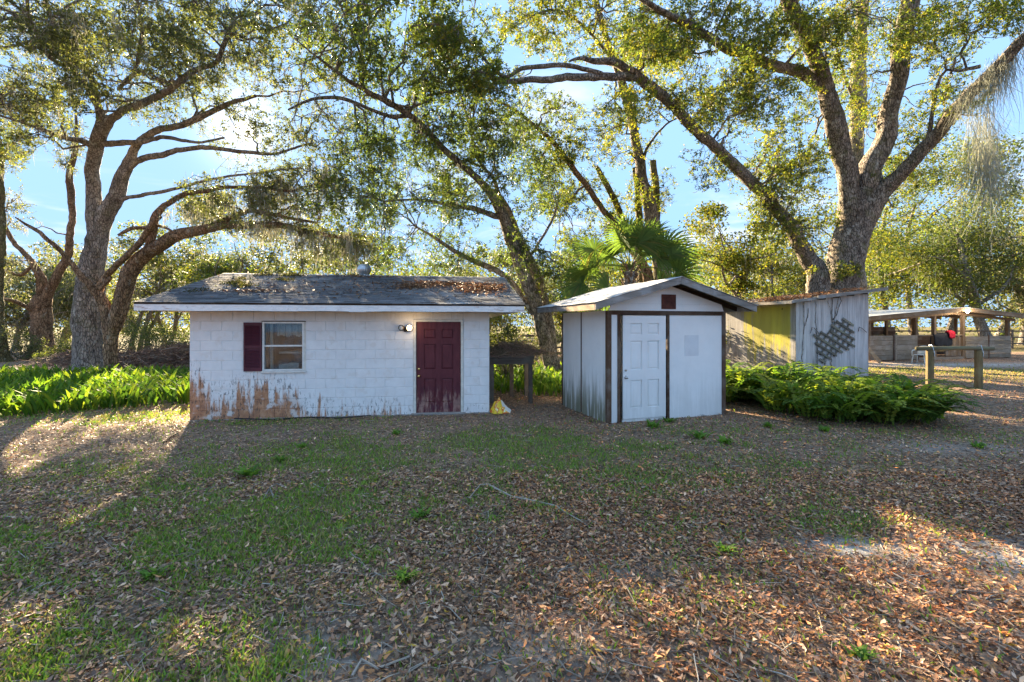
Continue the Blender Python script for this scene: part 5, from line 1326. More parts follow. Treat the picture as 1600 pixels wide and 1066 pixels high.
oak('pale lichen covered straight trunk just behind the massive oak on the right',
    [[(1336, 576, 22, 28), (1338, 540, 22, 27), (1342, 400, 22, 27), (1340, 240, 22, 25), (1340, 150, 22, 24), (1345, 60, 22, 22), (1350, -20, 22, 20), (1355, -90, 22, 14)], [(1341, 170, 22, 8), (1320, 120, 21.6, 6), (1305, 70, 21.2, 4)]],
    [(1340, 60, 90, 80, 22, 2), (1330, 180, 60, 70, 22, 1.5), (1360, -60, 120, 70, 22, 3)],
    18, 'bark_pale', 650, 22, YELLOW, n1=14, n2=80, thr=-.05, flare=False)
# dead looking oak far left
oak('gnarled hollow oak far left with bare forked limbs and peeling bark',
    [[(68, 562, 26, 44), (67, 535, 26, 30), (66, 500, 26, 30), (64, 478, 26, 32), (68, 462, 26, 28)], [(62, 475, 26, 17), (66, 440, 26, 17), (55, 418, 25.9, 13), (40, 396, 25.8, 11), (22, 378, 25.7, 9), (8, 352, 25.6, 8), (0, 330, 25.5, 6)],
     [(70, 470, 26, 18), (80, 448, 26, 17), (93, 423, 26, 15), (108, 394, 26, 12), (112, 340, 25.8, 11), (110, 300, 25.6, 12), (108, 270, 25.4, 10), (120, 230, 25.2, 7), (118, 180, 25, 4)],
     [(60, 490, 26, 11), (45, 482, 25.6, 9), (28, 474, 25.2, 8), (0, 467, 24.8, 6), (-40, 455, 24.4, 4)], [(52, 415, 26, 8), (30, 430, 25.7, 7), (15, 425, 25.5, 6), (-5, 400, 25.2, 4)]],
    [(20, 330, 40, 40, 25.5, 1.5, .4), (110, 230, 40, 50, 25, 1.5, .5), (0, 420, 50, 30, 25, 1.5, .6)], 19, 'bark_red', 330, 18, PALE, leaf=(.10, .05), n1=14, n2=60, moss=(100, 6, (.2, .7), .02))
oak('thin mossy trunk at the left edge of the yard',
    [[(2, 566, 24, 22), (0, 480, 24, 13), (2, 400, 24, 11), (3, 330, 24, 11), (2, 260, 23.8, 9), (-4, 200, 23.6, 7)]], [(5, 230, 40, 50, 23.6, 1.2)], 20, 'bark_vine', 160, 20, YELLOW, n1=8, n2=30)

# hanging moss curtain below the right limb
MOSSC = [(.30, .31, .265), (.24, .25, .21), (.36, .365, .32)]
def curtain():
    g = np.random.default_rng(44)
    clumps = []
    for k in range(38):
        t = g.uniform(0, 1); px, py, D = 1490 + 150 * t, 160 - 138 * t, 15.5 - 1.9 * t
        n = int(g.integers(3, 10)); P = atv(np.full(n, px) + g.normal(0, 4, n), np.full(n, py + 4.) + g.normal(0, 5, n), np.full(n, D) + g.normal(0, .12, n))
        clumps.append(moss_strands(P, g, int(g.integers(5, 11)), (.15, g.uniform(.35, 2.4)), .010, MOSSC, sway=.13, spread=g.uniform(.04, .12)))
    V, Q = cat([c_[:2] for c_ in clumps]); c = np.concatenate([c_[2] for c_ in clumps])
    P2 = np.concatenate([atv(1538 + g.normal(0, 9, 60), 215 + g.normal(0, 40, 60), 14.8 + g.normal(0, .2, 60))])
    V2, Q2, c2 = moss_strands(P2, g, 11, (.5, 3.6), .011, MOSSC, sway=.22, spread=.14)
    P3 = atv(np.array([648., 650, 652, 120, 118, 180, 186]), np.array([140., 150, 160, 20, 30, 20, 40]), np.array([14., 14, 14, 12.5, 12.5, 12.5, 12.5]))
    V3, Q3, c3 = moss_strands(P3, g, 14, (.3, 1.1), .015, sway=.05, spread=.05)
    VV, QQ = cat([(V, Q), (V2, Q2), (V3, Q3)])
    tag(mk('spanish_moss', VV, QQ, M['moss'], col=np.concatenate([c, c2, c3])), 'long grey curtains of hanging moss below the upper right limb', 'moss', kind='stuff')
curtain()

# ------------------------------------------------------------------ trees further back
def bgtree(x, y, h, cr, seed, pal, label, group=None, lf=.16, n=9000, tr=.22, moss=0, low=.28, bark='bark_grey', name='background_tree', cat_='tree', stems=1, lean=0.0, wide=1.0):
    g = np.random.default_rng(seed); root = thing(name, label, cat_, (x, y, 0), 0, group)
    parts = []; tips = []
    for s in range(stems):
        a = g.uniform(0, 6.28); bx = Vector((g.normal(0, .25 * (stems > 1)), g.normal(0, .25 * (stems > 1)), -.1))
        P = [np.array(bx)]; d = np.array([math.cos(a) * .18 * (stems > 1) + lean, math.sin(a) * .1, 1.0])
        for k in range(8):
            d = unit((d + g.normal(0, .14, 3) * np.array([1, 1, .2]))[None])[0]; P.append(P[-1] + d * h * .62 / 8)
        P = np.array(P); r = tr * (1 - .6 * np.linspace(0, 1, 9)) / (stems ** .4)
        parts.append(limbmesh(P, r, g, True, 8)); tips.append(P)
        for k in range(6):
            i = g.integers(3, 8); q = [P[i]]; dd = unit(np.array([[g.normal(), g.normal(), .55]]))[0]
            for _ in range(5): dd = unit((dd + g.normal(0, .22, 3) + np.array([0, 0, .04]))[None])[0]; q.append(q[-1] + dd * cr * .22)
            q = np.array(q); parts.append(limbmesh(q, np.linspace(r[i] * .55, .02, 6), g, False, 5)); tips.append(q)
    V, Q = cat(parts); mk('trunk', V, Q, M[bark], root, smooth=True)
    # crown of many overlapping clumps
    nb = 26; bc = []
    T = np.concatenate(tips)
    for k in range(nb):
        if k % 2: c = T[g.integers(0, len(T))] + g.normal(0, .5, 3)
        else:
            u = unit(g.normal(size=(1, 3)))[0] * g.uniform(.3, 1) ** .5; c = np.array([u[0] * cr * wide, u[1] * cr, h * (low + (1 - low) * .5) + u[2] * h * (1 - low) * .5])
        bc.append(c)
    bc = np.array(bc); bc[:, 2] = np.clip(bc[:, 2], h * low * .8, h)
    bi = g.integers(0, nb, n); br = cr * g.uniform(.22, .42, nb)
    u = unit(g.normal(size=(n, 3))) * g.uniform(0.1, 1, (n, 1)) ** .6
    C = bc[bi] + u * br[bi][:, None] * np.array([1.15, 1.15, .7]); C[:, 2] = np.maximum(C[:, 2], .15)
    kp = sunhole(C + np.array([x, y, 0]), g); C, bi = C[kp], bi[kp]; n = len(C)
    Vl, Ql = leafquads(C, lf * 1.5 * g.uniform(.6, 1.3, n), lf * .80 * g.uniform(.7, 1.3, n), g, flat=.2)
    bcol = g.uniform(.7, 1.3, (nb, 1))
    col = pick(g, pal, n) * bcol[bi] * g.uniform(.7, 1.3, (n, 1))
    tag(mk('crown', Vl, Ql, M['leaf_far'], root, col=np.repeat(col, 4, 0)), kind='stuff'); tri_count[0] += 2 * n
    if moss:
        P0 = C[g.choice(n, moss)]; V, Q, c = moss_strands(P0, g, 5, (.3, 1.3), .035, spread=.2)
        tag(mk('spanish_moss', V, Q, M['moss'], root, col=c), kind='stuff')
    return root
def X(px, D): return (px - CX) / FPX * D
BG = [  # px, distance, height, crown radius, palette, trunk radius, leaves, leaf size, moss, stems, low, label
    (20, 34, 8.5, 4.5, PALE, .25, 8000, .17, 260, 2, .12, 'pale mossy oak at the far left behind the gnarled hollow oak'),
    (105, 38, 9.5, 4.5, PALE, .3, 8000, .18, 260, 2, .12, 'grey green mossy oak seen between the gnarled oak and the thick trunk'),
    (215, 33, 9.8, 3.8, PALE + YELLOW[:2], .24, 7500, .16, 220, 3, .15, 'multi stemmed pale oak under the left roof overhang'),
    (262, 36, 10.5, 3.8, YELLOW + PALE[:2], .25, 6000, .17, 150, 2, .15, 'yellow green small tree beside the left house corner'),
    (345, 27, 9.8, 3.5, YELLOW + OLIVE[:2], .2, 11500, .13, 60, 2, .35, 'yellow leaved tree above the left end of the house roof'),
    (385, 29, 9.4, 3.6, OLIVE + GREEN[:2], .3, 10500, .13, 160, 2, .2, 'dark evergreen with thick trunk above the house roof'),
    (470, 32, 9.3, 3.8, OLIVE + PALE[:2], .22, 7000, .15, 130, 2, .2, 'olive green tree over the roof left of the turbine vent'),
    (560, 31, 9.3, 3.8, YELLOW + GREEN[:2], .2, 7500, .14, 60, 1, .2, 'sunlit yellow green tree right behind the turbine vent'),
    (660, 34, 9.6, 4.0, GREEN + YELLOW[:2], .2, 7000, .15, 40, 1, .15, 'green tree over the right half of the house roof'),
    (770, 34, 8.0, 3.4, PALE + YELLOW[:2], .2, 8000, .15, 120, 2, .1, 'pale bushy tree above the timber rack'),
    (880, 32, 8.6, 3.3, YELLOW + PALE, .2, 7000, .15, 100, 1, .1, 'pale yellow green tree in the gap between house and white shed'),
    (945, 38, 8.0, 3.6, YELLOW, .2, 6500, .17, 60, 1, .1, 'bright yellow green tree left of the palm'),
    (1085, 42, 10, 4.2, PALE + YELLOW[:3], .25, 7000, .18, 200, 2, .1, 'pale blond tree right of the palm fronds'),
    (1146, 24, 9.6, 2.9, YELLOW, .27, 9500, .125, 40, 1, .25, 'yellow green tree with dark trunk above the white shed right eave'),
    (1205, 37, 11.5, 4.6, PALE + YELLOW, .25, 10000, .17, 200, 2, .1, 'pale mossy tree above the left end of the grey shed roof'),
    (1265, 40, 17, 5.8, YELLOW + PALE[:1], .25, 10000, .18, 120, 1, .1, 'tall yellow green tree behind the limbs of the massive oak'),
    (1395, 46, 23, 7.2, YELLOW + GREEN[:2], .3, 14000, .18, 130, 1, .08, 'broad yellow green tree over the left end of the barn roof'),
    (1475, 43, 19, 6.4, GREEN + OLIVE + YELLOW[:1], .32, 13000, .17, 150, 1, .08, 'darker green oak rising straight behind the barn ridge'),
    (1545, 40, 17, 5.6, GREEN + YELLOW[:2] + PALE[:2], .45, 9000, .17, 150, 1, .15, 'leafy oak with thick trunk seen through the right end of the barn'),
    (1600, 44, 12, 4.6, PALE + [(.26, .22, .13), (.3, .26, .17)], .3, 9000, .17, 120, 1, .1, 'blond dry leaved tree at the right edge behind the barn'),
    (1680, 42, 17, 6.0, YELLOW + PALE[:1], .3, 7000, .18, 100, 1, .1, 'tall yellow green tree beyond the right edge of the barn'),
    (1430, 62, 31, 11, PALE + YELLOW, .4, 12000, .26, 100, 1, .1, 'high pale tree crown far behind the barn and the moss curtain'),
    (1560, 60, 30, 11, YELLOW + PALE[:2], .4, 12000, .26, 100, 1, .1, 'high yellow tree crown far behind the right end of the barn'),
]
for i, (px, D, h, cr, pal, tr, n, lf, ms, st, low, lab) in enumerate(BG):
    bgtree(X(px, D), D, h, cr, 100 + i, pal, lab, None, lf, n, tr, ms, low, 'bark_pale' if i in (2, 3, 10) else 'bark_grey', stems=st)

# low bushes
def bush(px, D, w, h, seed, pal, label, n=2600, lf=.10, moss=0):
    g = np.random.default_rng(seed); x = X(px, D); root = thing('bush', label, 'bush', (x, D, 0))
    q = []
    for k in range(9):
        a = g.uniform(0, 6.28); t = np.array([math.cos(a) * w * g.uniform(.2, .7), math.sin(a) * w * g.uniform(.2, .6), h * g.uniform(.6, 1)])
        q.append((np.linspace(0, 1, 5)[:, None] * t + g.normal(0, .05, (5, 3)) * np.linspace(0, 1, 5)[:, None], np.linspace(.025, .006, 5)))
    V, Q = tubes(np.array([a for a, b in q]), np.array([b for a, b in q]), 4); mk('stems', V, Q, M['bark_grey'], root)
    nb = 14; bc = np.stack([g.normal(0, .45, nb) * w, g.normal(0, .4, nb) * w, g.uniform(.2, .95, nb) * h], -1); br = g.uniform(.25, .42, nb) * min(w, h)
    bi = g.integers(0, nb, n); C = bc[bi] + unit(g.normal(size=(n, 3))) * (br[bi] * g.uniform(.2, 1, n) ** .6)[:, None]; C[:, 2] = np.maximum(C[:, 2], .03)
    Vl, Ql = leafquads(C, lf * g.uniform(.6, 1.3, n), lf * .5 * g.uniform(.7, 1.3, n), g)
    tag(mk('foliage', Vl, Ql, M['leaf_far'], root, col=np.repeat(pick(g, pal, n) * g.uniform(.7, 1.25, (nb, 1))[bi] * g.uniform(.7, 1.3, (n, 1)), 4, 0)), kind='stuff')
for i, b in enumerate([
    (30, 25, 1.8, 1.6, PALE + OLIVE, 'grey green bush at the far left edge behind the leaf bed'), (110, 24, 1.2, 1.1, OLIVE + YELLOW[:2], 'small yellowish bush just right of the gnarled hollow oak'),
    (100, 29, 2.4, 2.2, OLIVE, 'dark olive thicket behind the gnarled hollow oak'), (180, 28, 2.2, 2.0, OLIVE + GREEN[:1], 'dark green thicket behind the thick mossy trunk'),
    (245, 27, 2.0, 2.2, GREEN + OLIVE, 'dark green bush behind the brush heap'), (285, 23, 1.4, 1.6, GREEN + OLIVE, 'green bush beside the left house wall'), (-60, 27, 2.5, 2.2, PALE + OLIVE, 'pale bush beyond the left edge of the yard'),
    (790, 15, 1.0, 1.9, OLIVE + PALE[:1] + YELLOW[:1], 'loose grey green bush right above the timber rack'), (835, 22, 1.6, 1.5, PALE + [(.2, .14, .11)], 'pinkish grey bush between the rack and the leaning oak'),
    (905, 23, 1.4, 1.6, YELLOW + PALE, 'sunlit yellow bush beside the white shed left wall'), (1095, 17, 1.3, 2.2, YELLOW + GREEN[:2], 'bright bush showing above the white shed right eave'), (1215, 20, 1.8, 2.5, PALE + YELLOW[:1], 'blond bush above the leaf covered end of the grey shed'),
]): bush(b[0], b[1], b[2], b[3], 300 + i, b[4], b[5])
# far wood, one mass
def far_wood():
    g = np.random.default_rng(77); n = 74000
    a = g.uniform(-1.25, 1.25, n); D = g.uniform(62, 120, n); x = np.tan(a * .82) * D
    top = 7.5 + 4.5 * fb(x + 500, D * .3, .05, 5) + 3 * fb(x + 500, D, .16, 8) + np.clip((x - 20) / 12, 0, 5)
    z = g.uniform(0, 1, n) ** .75 * top
    C = np.stack([x, D, z], -1)
    C = C[sunhole(C, g)]; x, D, z = C.T; n = len(C)
    V, Q = leafquads(C, .54 * g.uniform(.5, 1.3, n), .40 * g.uniform(.5, 1.3, n), g)
    t = fb(x + 300, z * 2 + D, .13, 2)[:, None]
    col = pick(g, PALE + YELLOW[:2] + OLIVE[:2], n) * g.uniform(.7, 1.25, (n, 1)) * (.7 + .6 * t)
    tag(mk('distant_wood', V, Q, M['leaf_far'], col=np.repeat(col, 4, 0)), 'distant pale wood closing off the yard behind everything', 'wood', kind='stuff')
far_wood()

# ------------------------------------------------------------------ sabal palm
def palm():
    cx, cy, cz = X(985, 15.2), 15.2, CAM_H + (508 - 420) / FPX * 15.2
    root = thing('palm_tree', 'cabbage palm with wide green fan fronds behind the white shed roof', 'palm', (cx, cy, 0))
    g = np.random.default_rng(9)
    P = np.array([[0, 0, -.1], [0.02, 0, .8], [.03, .02, 1.8], [0, 0, cz - .1]]); P = np.array([P[0] + (P[-1] - P[0]) * t + np.array([.05 * math.sin(t * 4), 0, 0]) for t in np.linspace(0, 1, 22)])
    V, Q = limbmesh(P, np.where(np.arange(22) % 2, .21, .17).astype(float), g, True, 12); mk('trunk', V, Q, M['bark_grey'], root, smooth=True)
    for k in range(26):   # old leaf bases
        a = k * 2.4; z = cz - .75 + .03 * k; mb = MB(); mb.beam((.15 * math.cos(a), .15 * math.sin(a), z), (.33 * math.cos(a), .33 * math.sin(a), z + .28), .07, .025, (math.cos(a), math.sin(a), 0)); mb.build('leaf_base', M['bark_red'], root)
    specs = [(-78, 14, 1.6), (-68, 35, 1.55), (-88, -2, 1.6), (-52, 58, 1.15), (75, 26, 1.5), (62, 42, 1.4), (85, 8, 1.5), (-30, 66, 1.05), (25, 70, 1.0), (45, 55, 1.1), (-95, 25, 1.2), (100, 30, 1.05), (-120, 40, 1.0), (140, 45, 1.0), (-150, 50, 1.0), (180, 60, .9), (-70, -22, 1.0), (70, -18, .95)]
    for (az, el, L) in specs:
        az, el = R(az + g.normal(0, 6)), R(el + g.normal(0, 4))
        d = np.array([math.sin(az) * math.cos(el), -math.cos(az) * math.cos(el) * .75, math.sin(el)])
        side = unit(np.cross(d, [0, 0, 1.0])[None])[0]; up = np.cross(side, d); rl = R(g.uniform(35, 80) * (1 if g.random() < .5 else -1)); side, up = side * math.cos(rl) + up * math.sin(rl), up * math.cos(rl) - side * math.sin(rl)
        n = 9; P = np.array([d * L * t + np.array([0, 0, -.28]) * (t ** 2) * L * math.cos(el) for t in np.linspace(0, 1, n)]) + np.array([0, 0, cz])
        V, Q = tubes(P[None], np.linspace(.022, .010, n)[None], 5)
        col = np.tile((.13, .17, .05), (len(V), 1))
        fan = [(V, Q)]; cols = [col]
        tip = P[-1]; td = unit((P[-1] - P[-3])[None])[0]; tup = np.cross(side, td); nl = 40
        for i in range(nl):
            f = i / (nl - 1) * 2 - 1; th = f * R(118); ll = (1.05 - .30 * abs(f) ** 2) * g.uniform(.9, 1.08)
            b = tip + td * (.16 * (1 - abs(f)))
            ld = td * math.cos(th) + side * math.sin(th) + tup * (.30 * abs(f) + .1 * (-1) ** i * .3)
            ld = ld / np.linalg.norm(ld); wv = np.cross(ld, tup); wv /= np.linalg.norm(wv)
            pts = []
            for q, ww_ in ((0, .008), (.35, .026), (.65, .022), (1.0, .002)):
                c = b + ld * ll * q + np.array([0, 0, -1]) * .30 * ll * q ** 2.4
                pts += [c - wv * ww_, c + wv * ww_ + tup * .008]
            fan.append((np.array(pts), np.array([[0, 1, 3, 2], [2, 3, 5, 4], [4, 5, 7, 6]]))); k = g.uniform(.75, 1.2)
            cols.append(np.tile(np.array((.095, .15, .042)) * k, (8, 1)) if g.random() > .1 else np.tile((.16, .16, .05), (8, 1)))
        V, Q = cat(fan); mk('frond', V, Q, M['fern'], root, col=np.concatenate(cols))
palm()

# ------------------------------------------------------------------ ferns and leafy beds
def blades(name, label, cat_, x, y, hgt, wid, lean, pal, seed, mat_='fern', kind='stuff', droop=.35, base=None, prof=(.45, 1, .8, .05)):
    """long leaves: 3 quads each, rising and arching over"""
    g = np.random.default_rng(seed); n = len(x)
    a = g.uniform(0, 6.28, n); d = np.stack([np.cos(a), np.sin(a)], -1); h = hgt * g.uniform(.6, 1.2, n); ln = lean * g.uniform(.3, 1.4, n)
    t = np.array([0, .38, .72, 1.0])
    z = h[:, None] * (t - droop * t ** 2.6 * g.uniform(.4, 1.4, (n, 1))); o = (h * ln)[:, None] * t ** 1.5
    C = np.stack([x[:, None] + d[:, :1] * o, y[:, None] + d[:, 1:] * o, z + (gz(x, y)[:, None] if base is None else base)], -1)
    b = a + 1.57 + g.normal(0, .35, n); s = np.stack([np.cos(b), np.sin(b), 0 * b], -1); w = (wid * g.uniform(.7, 1.3, n))[:, None] * np.array(prof)
    V = np.stack([C - s[:, None] * w[:, :, None] / 2, C + s[:, None] * w[:, :, None] / 2], 2)
    i = np.arange(n * 8).reshape(n, 4, 2); Q = np.stack([i[:, :-1, 0], i[:, :-1, 1], i[:, 1:, 1], i[:, 1:, 0]], -1).reshape(-1, 4)
    col = np.repeat(pick(g, pal, n) * g.uniform(.75, 1.25, (n, 1)), 8, 0)
    return tag(mk(name, V.reshape(-1, 3), Q, M[mat_], col=col), label, cat_, kind=kind)
FERN = [(.11, .20, .028), (.08, .16, .026), (.15, .23, .030), (.20, .26, .034), (.07, .14, .026)]
g = np.random.default_rng(5)
def sample_bed(n, f, x0, x1, y0, y1):
    x = g.uniform(x0, x1, n * 4); y = g.uniform(y0, y1, n * 4); k = f(x, y); return x[k][:n], y[k][:n]
def bed_l(x, y):
    front = 9.55 + (x + 10.6) * .60 * (x > -10.6) + np.clip(-(x + 11), 0, 6) * .05 + .35 * (fb(x + 50, y, .8, 3) - .5)
    return (y > front) & (y < 16.4 + .8 * fb(x + 20, y, .5, 1)) & (x < -6.9) & ~built(x, y, .1) & (fb(x + 40, y + 9, .9, 6) > .22)
x, y = sample_bed(7200, bed_l, -19.5, -6.8, 9.0, 17)
blades('fern_bed', 'bright green bed of strap leaved plants left of the house', 'plants', x, y, .62, .075, .55, FERN, 21)
def bed_m(x, y): return (y > 12.2 + 1.1 * np.clip(1.2 - x, 0, 2.4)*.4) & (y < 19) & (x > -2.2) & (x < 3.2) & ~built(x, y, .15) & ~((x > -.7) & (x < .7) & (y < 12.6)) & (fb(x + 40, y + 3, 1.0, 4) > .36)
x, y = sample_bed(2300, bed_m, -2.4, 3.3, 12, 19)
blades('fern_bed', 'green ferns in the shade between the house and the white shed', 'plants', x, y, .58, .06, .55, FERN, 22)
def frond_bed(name, label, x, y, L, seed, pal, rise=.75):
    """arching pinnate fern fronds with separate leaflets"""
    g = np.random.default_rng(seed); n = len(x); a = g.uniform(0, 6.28, n); a = np.where(g.random(n) < .55, g.uniform(3.6, 6.0, n), a)
    L = L * g.uniform(.6, 1.2, n); N = 15; t = np.linspace(0, 1, N)
    d = np.stack([np.cos(a), np.sin(a)], -1); rs = rise * g.uniform(.55, 1.5, n)
    z = L[:, None] * (rs[:, None] * t - .62 * rs[:, None] * t ** 2.3); o = L[:, None] * (.25 * t + .55 * t ** 1.5)
    C = np.stack([x[:, None] + d[:, :1] * o, y[:, None] + d[:, 1:] * o, z + .02], -1)
    s = np.stack([-d[:, 1], d[:, 0], 0 * a], -1)
    tl = np.sin(np.pi * np.clip(t * .93 + .06, 0, 1)) ** .7 * .5
    parts = []; out = []
    tan = unit(np.gradient(C, axis=1)); 
    for sg in (-1, 1):
        c = C[:, 1:]; l = (L[:, None] * .23 * tl[1:])[:, :, None] + .012; dirv = unit(s[:, None] * sg + tan[:, 1:] * .45 + np.array([0, 0, -.12]))
        w = (L[:, None] / N * .60)[:, :, None]
        V = np.stack([c, c + dirv * l * .5 + tan[:, 1:] * w, c + dirv * l, c + dirv * l * .5 - tan[:, 1:] * w], 2)
        parts.append(V.reshape(-1, 3)); out.append(np.arange(V.size // 3).reshape(-1, 4))
    fc = pick(g, pal, n) * g.uniform(.75, 1.25, (n, 1)); col = np.repeat(fc, (N - 1) * 4, 0)
    Vr, Qr = tubes(C[:, ::2], np.full((n, 8), .004), 3)
    V, Q = cat([(parts[0], out[0]), (parts[1], out[1]), (Vr, Qr)]); cr_ = np.repeat(np.array([[.07, .08, .025]]), len(Vr), 0)
    return tag(mk(name, V, Q, M['fern'], col=np.concatenate([col, col, cr_])), label, 'ferns', kind='stuff')
def bed_r(x, y):
    f0 = np.interp(x, [4.8, 5.5, 6.2, 7.2, 8.2, 9.3], [10.1, 9.7, 9.0, 8.75, 8.8, 9.6]) + .35 * (fb(x, y, 1.3, 2) - .4)
    b0 = np.interp(x, [4.8, 8.3, 8.31, 9.4], [13.4, 13.2, 12.6, 10.6])
    return (x > 4.95) & (x < 8.75) & (y > f0) & (y < b0) & ~built(x, y, .05) & (fb(x, y + 8, 1.1, 9) > .33)
FERN2 = [(.11, .20, .034), (.080, .15, .028), (.15, .24, .038), (.22, .29, .042), (.25, .29, .05)]
x, y = sample_bed(1000, bed_r, 4.9, 9.4, 8.4, 13.6)
frond_bed('fern_bed', 'dark green sword fern patch along the foot of the grey shed', x, y, 1.15, 23, FERN2, 1.12)
x, y = sample_bed(420, bed_r, 4.9, 9.4, 8.4, 13.6)
blades('upright_leaves', 'scattered upright strap leaves standing among the sword ferns', 'plants', x, y, .75, .05, .35, FERN2, 24)

# ------------------------------------------------------------------ leaf litter, grass, weeds
BROWN = [(.30, .155, .085), (.36, .20, .115), (.21, .105, .058), (.44, .28, .17), (.34, .175, .075), (.12, .065, .042), (.40, .26, .165), (.26, .165, .11), (.42, .20, .08), (.17, .09, .055), (.36, .25, .175), (.09, .055, .04)]
def litter():
    g = np.random.default_rng(31)
    Ys = []; Xs = []
    n1 = 190000; y = np.sqrt(g.uniform(2.0 ** 2, 6.0 ** 2, n1)); Ys.append(y)
    n2_ = 125000; y = 6.0 * (30 / 6.0) ** (g.uniform(0, 1, n2_) ** 1.15); Ys.append(y)
    Y = np.concatenate(Ys); X_ = -1.24 * Y - 1.2 + g.uniform(0, 1, len(Y)) * (2.48 * Y + 4.2)
    keep = g.random(len(Y)) > np.clip(.55 * grassy(X_, Y) * (Y < 15) + .85 * np.clip(sandy(X_, Y), 0, 1), 0, .93)
    keep &= g.random(len(Y)) < .35 + 1.1 * fb(X_ + 60, Y, .9, 14) + .5 * (X_ > 0)
    keep &= ~built(X_, Y, .0) & ~((Y > 19) & (g.random(len(Y)) < .5))
    X_, Y = X_[keep], Y[keep]; n = len(X_)
    L = .037 * np.clip(np.exp(g.normal(0, .36, n)), .35, 1.75) * (1 + .022 * Y); W = L * g.uniform(.30, .46, n)
    a = g.uniform(0, 6.28, n); tilt = g.normal(0, .22, n); roll = g.normal(0, .36, n); curl = g.normal(.10, .16, n)
    d = np.stack([np.cos(a) * np.cos(tilt), np.sin(a) * np.cos(tilt), np.sin(tilt)], -1); s0 = np.stack([-np.sin(a), np.cos(a), 0 * a], -1)
    up = np.cross(d, s0); s = s0 * np.cos(roll)[:, None] + up * np.sin(roll)[:, None]; nn = np.cross(d, s)
    zb = gz(X_, Y) + .006 + .5 * L * np.abs(np.sin(tilt)) + g.uniform(0, .014, n)
    C = np.stack([X_, Y, zb], -1); Lc, Wc, K = L[:, None], W[:, None], (L * curl)[:, None]
    V = np.stack([C - d * Lc / 2 + nn * K * .6, C - d * Lc * .12 + s * Wc / 2 + nn * Wc * .2, C + d * Lc / 2 + nn * K, C - d * Lc * .12 - s * Wc / 2 + nn * Wc * .2, C - d * Lc * .02], 1)
    i = np.arange(n * 5).reshape(n, 5)
    T = np.concatenate([i[:, [0, 1, 4]], i[:, [1, 2, 4]], i[:, [2, 3, 4]], i[:, [3, 0, 4]]])
    far = Y > 5
    Tn = np.concatenate([i[~far][:, [0, 1, 4]], i[~far][:, [1, 2, 4]], i[~far][:, [2, 3, 4]], i[~far][:, [3, 0, 4]]])
    Qf = i[far][:, [0, 1, 2, 3]]
    col = pick(g, BROWN, n) * np.clip(g.lognormal(.12, .42, (n, 1)), .25, 2.2); ye = g.random(n) < .012; col[ye] = np.array([.55, .34, .05]) * g.uniform(.7, 1.2, (ye.sum(), 1))
    gy = (X_ < -1) & (g.random(n) < .5); col[gy] = col[gy] * .8 + np.array([.30, .25, .20]) * .2
    og = (X_ > 0) & (g.random(n) < .3); col[og] = col[og] * np.array([1.25, .95, .75])
    tag(mk('leaf_litter', V.reshape(-1, 3), Qf, M['litter'], col=np.repeat(col, 5, 0), T=Tn), 'dry brown oak leaves scattered thickly over the whole yard', 'leaf litter', kind='stuff')
    tri_count[0] += len(Tn) + 2 * len(Qf)
litter()
def twig_litter():
    g = np.random.default_rng(37); n = 2600
    y = 2.1 * (16 / 2.1) ** g.uniform(0, 1, n); x = g.uniform(-1, 1, n) * (1.22 * y + .3); k = ~built(x, y, .05); x, y = x[k], y[k]; n = len(x)
    a = g.uniform(0, 6.28, n); L = .16 * np.exp(g.normal(0, .5, n)); d = np.stack([np.cos(a), np.sin(a), g.normal(0, .08, n)], -1)
    C = np.stack([x, y, gz(x, y) + .022], -1); b = g.normal(0, .10, (n, 1)) * np.stack([-np.sin(a), np.cos(a), 0 * a], -1) * L[:, None]
    P = np.stack([C - d * L[:, None] / 2, C + b, C + d * L[:, None] / 2], 1)
    V, Q = tubes(P, (.0028 * g.uniform(.6, 1.7, n))[:, None] * np.array([1.2, 1, .5]), 3)
    col = np.repeat(pick(g, [(.30, .25, .20), (.42, .38, .32), (.20, .15, .11), (.36, .30, .24)], n), 9, 0)
    tag(mk('twig_litter', V, Q, M['brush'], col=col), 'many short dry twigs strewn among the fallen leaves', 'twigs', kind='stuff')
twig_litter()
GRASS = [(.17, .30, .045), (.21, .33, .05), (.13, .24, .04), (.27, .33, .06), (.34, .30, .12)]
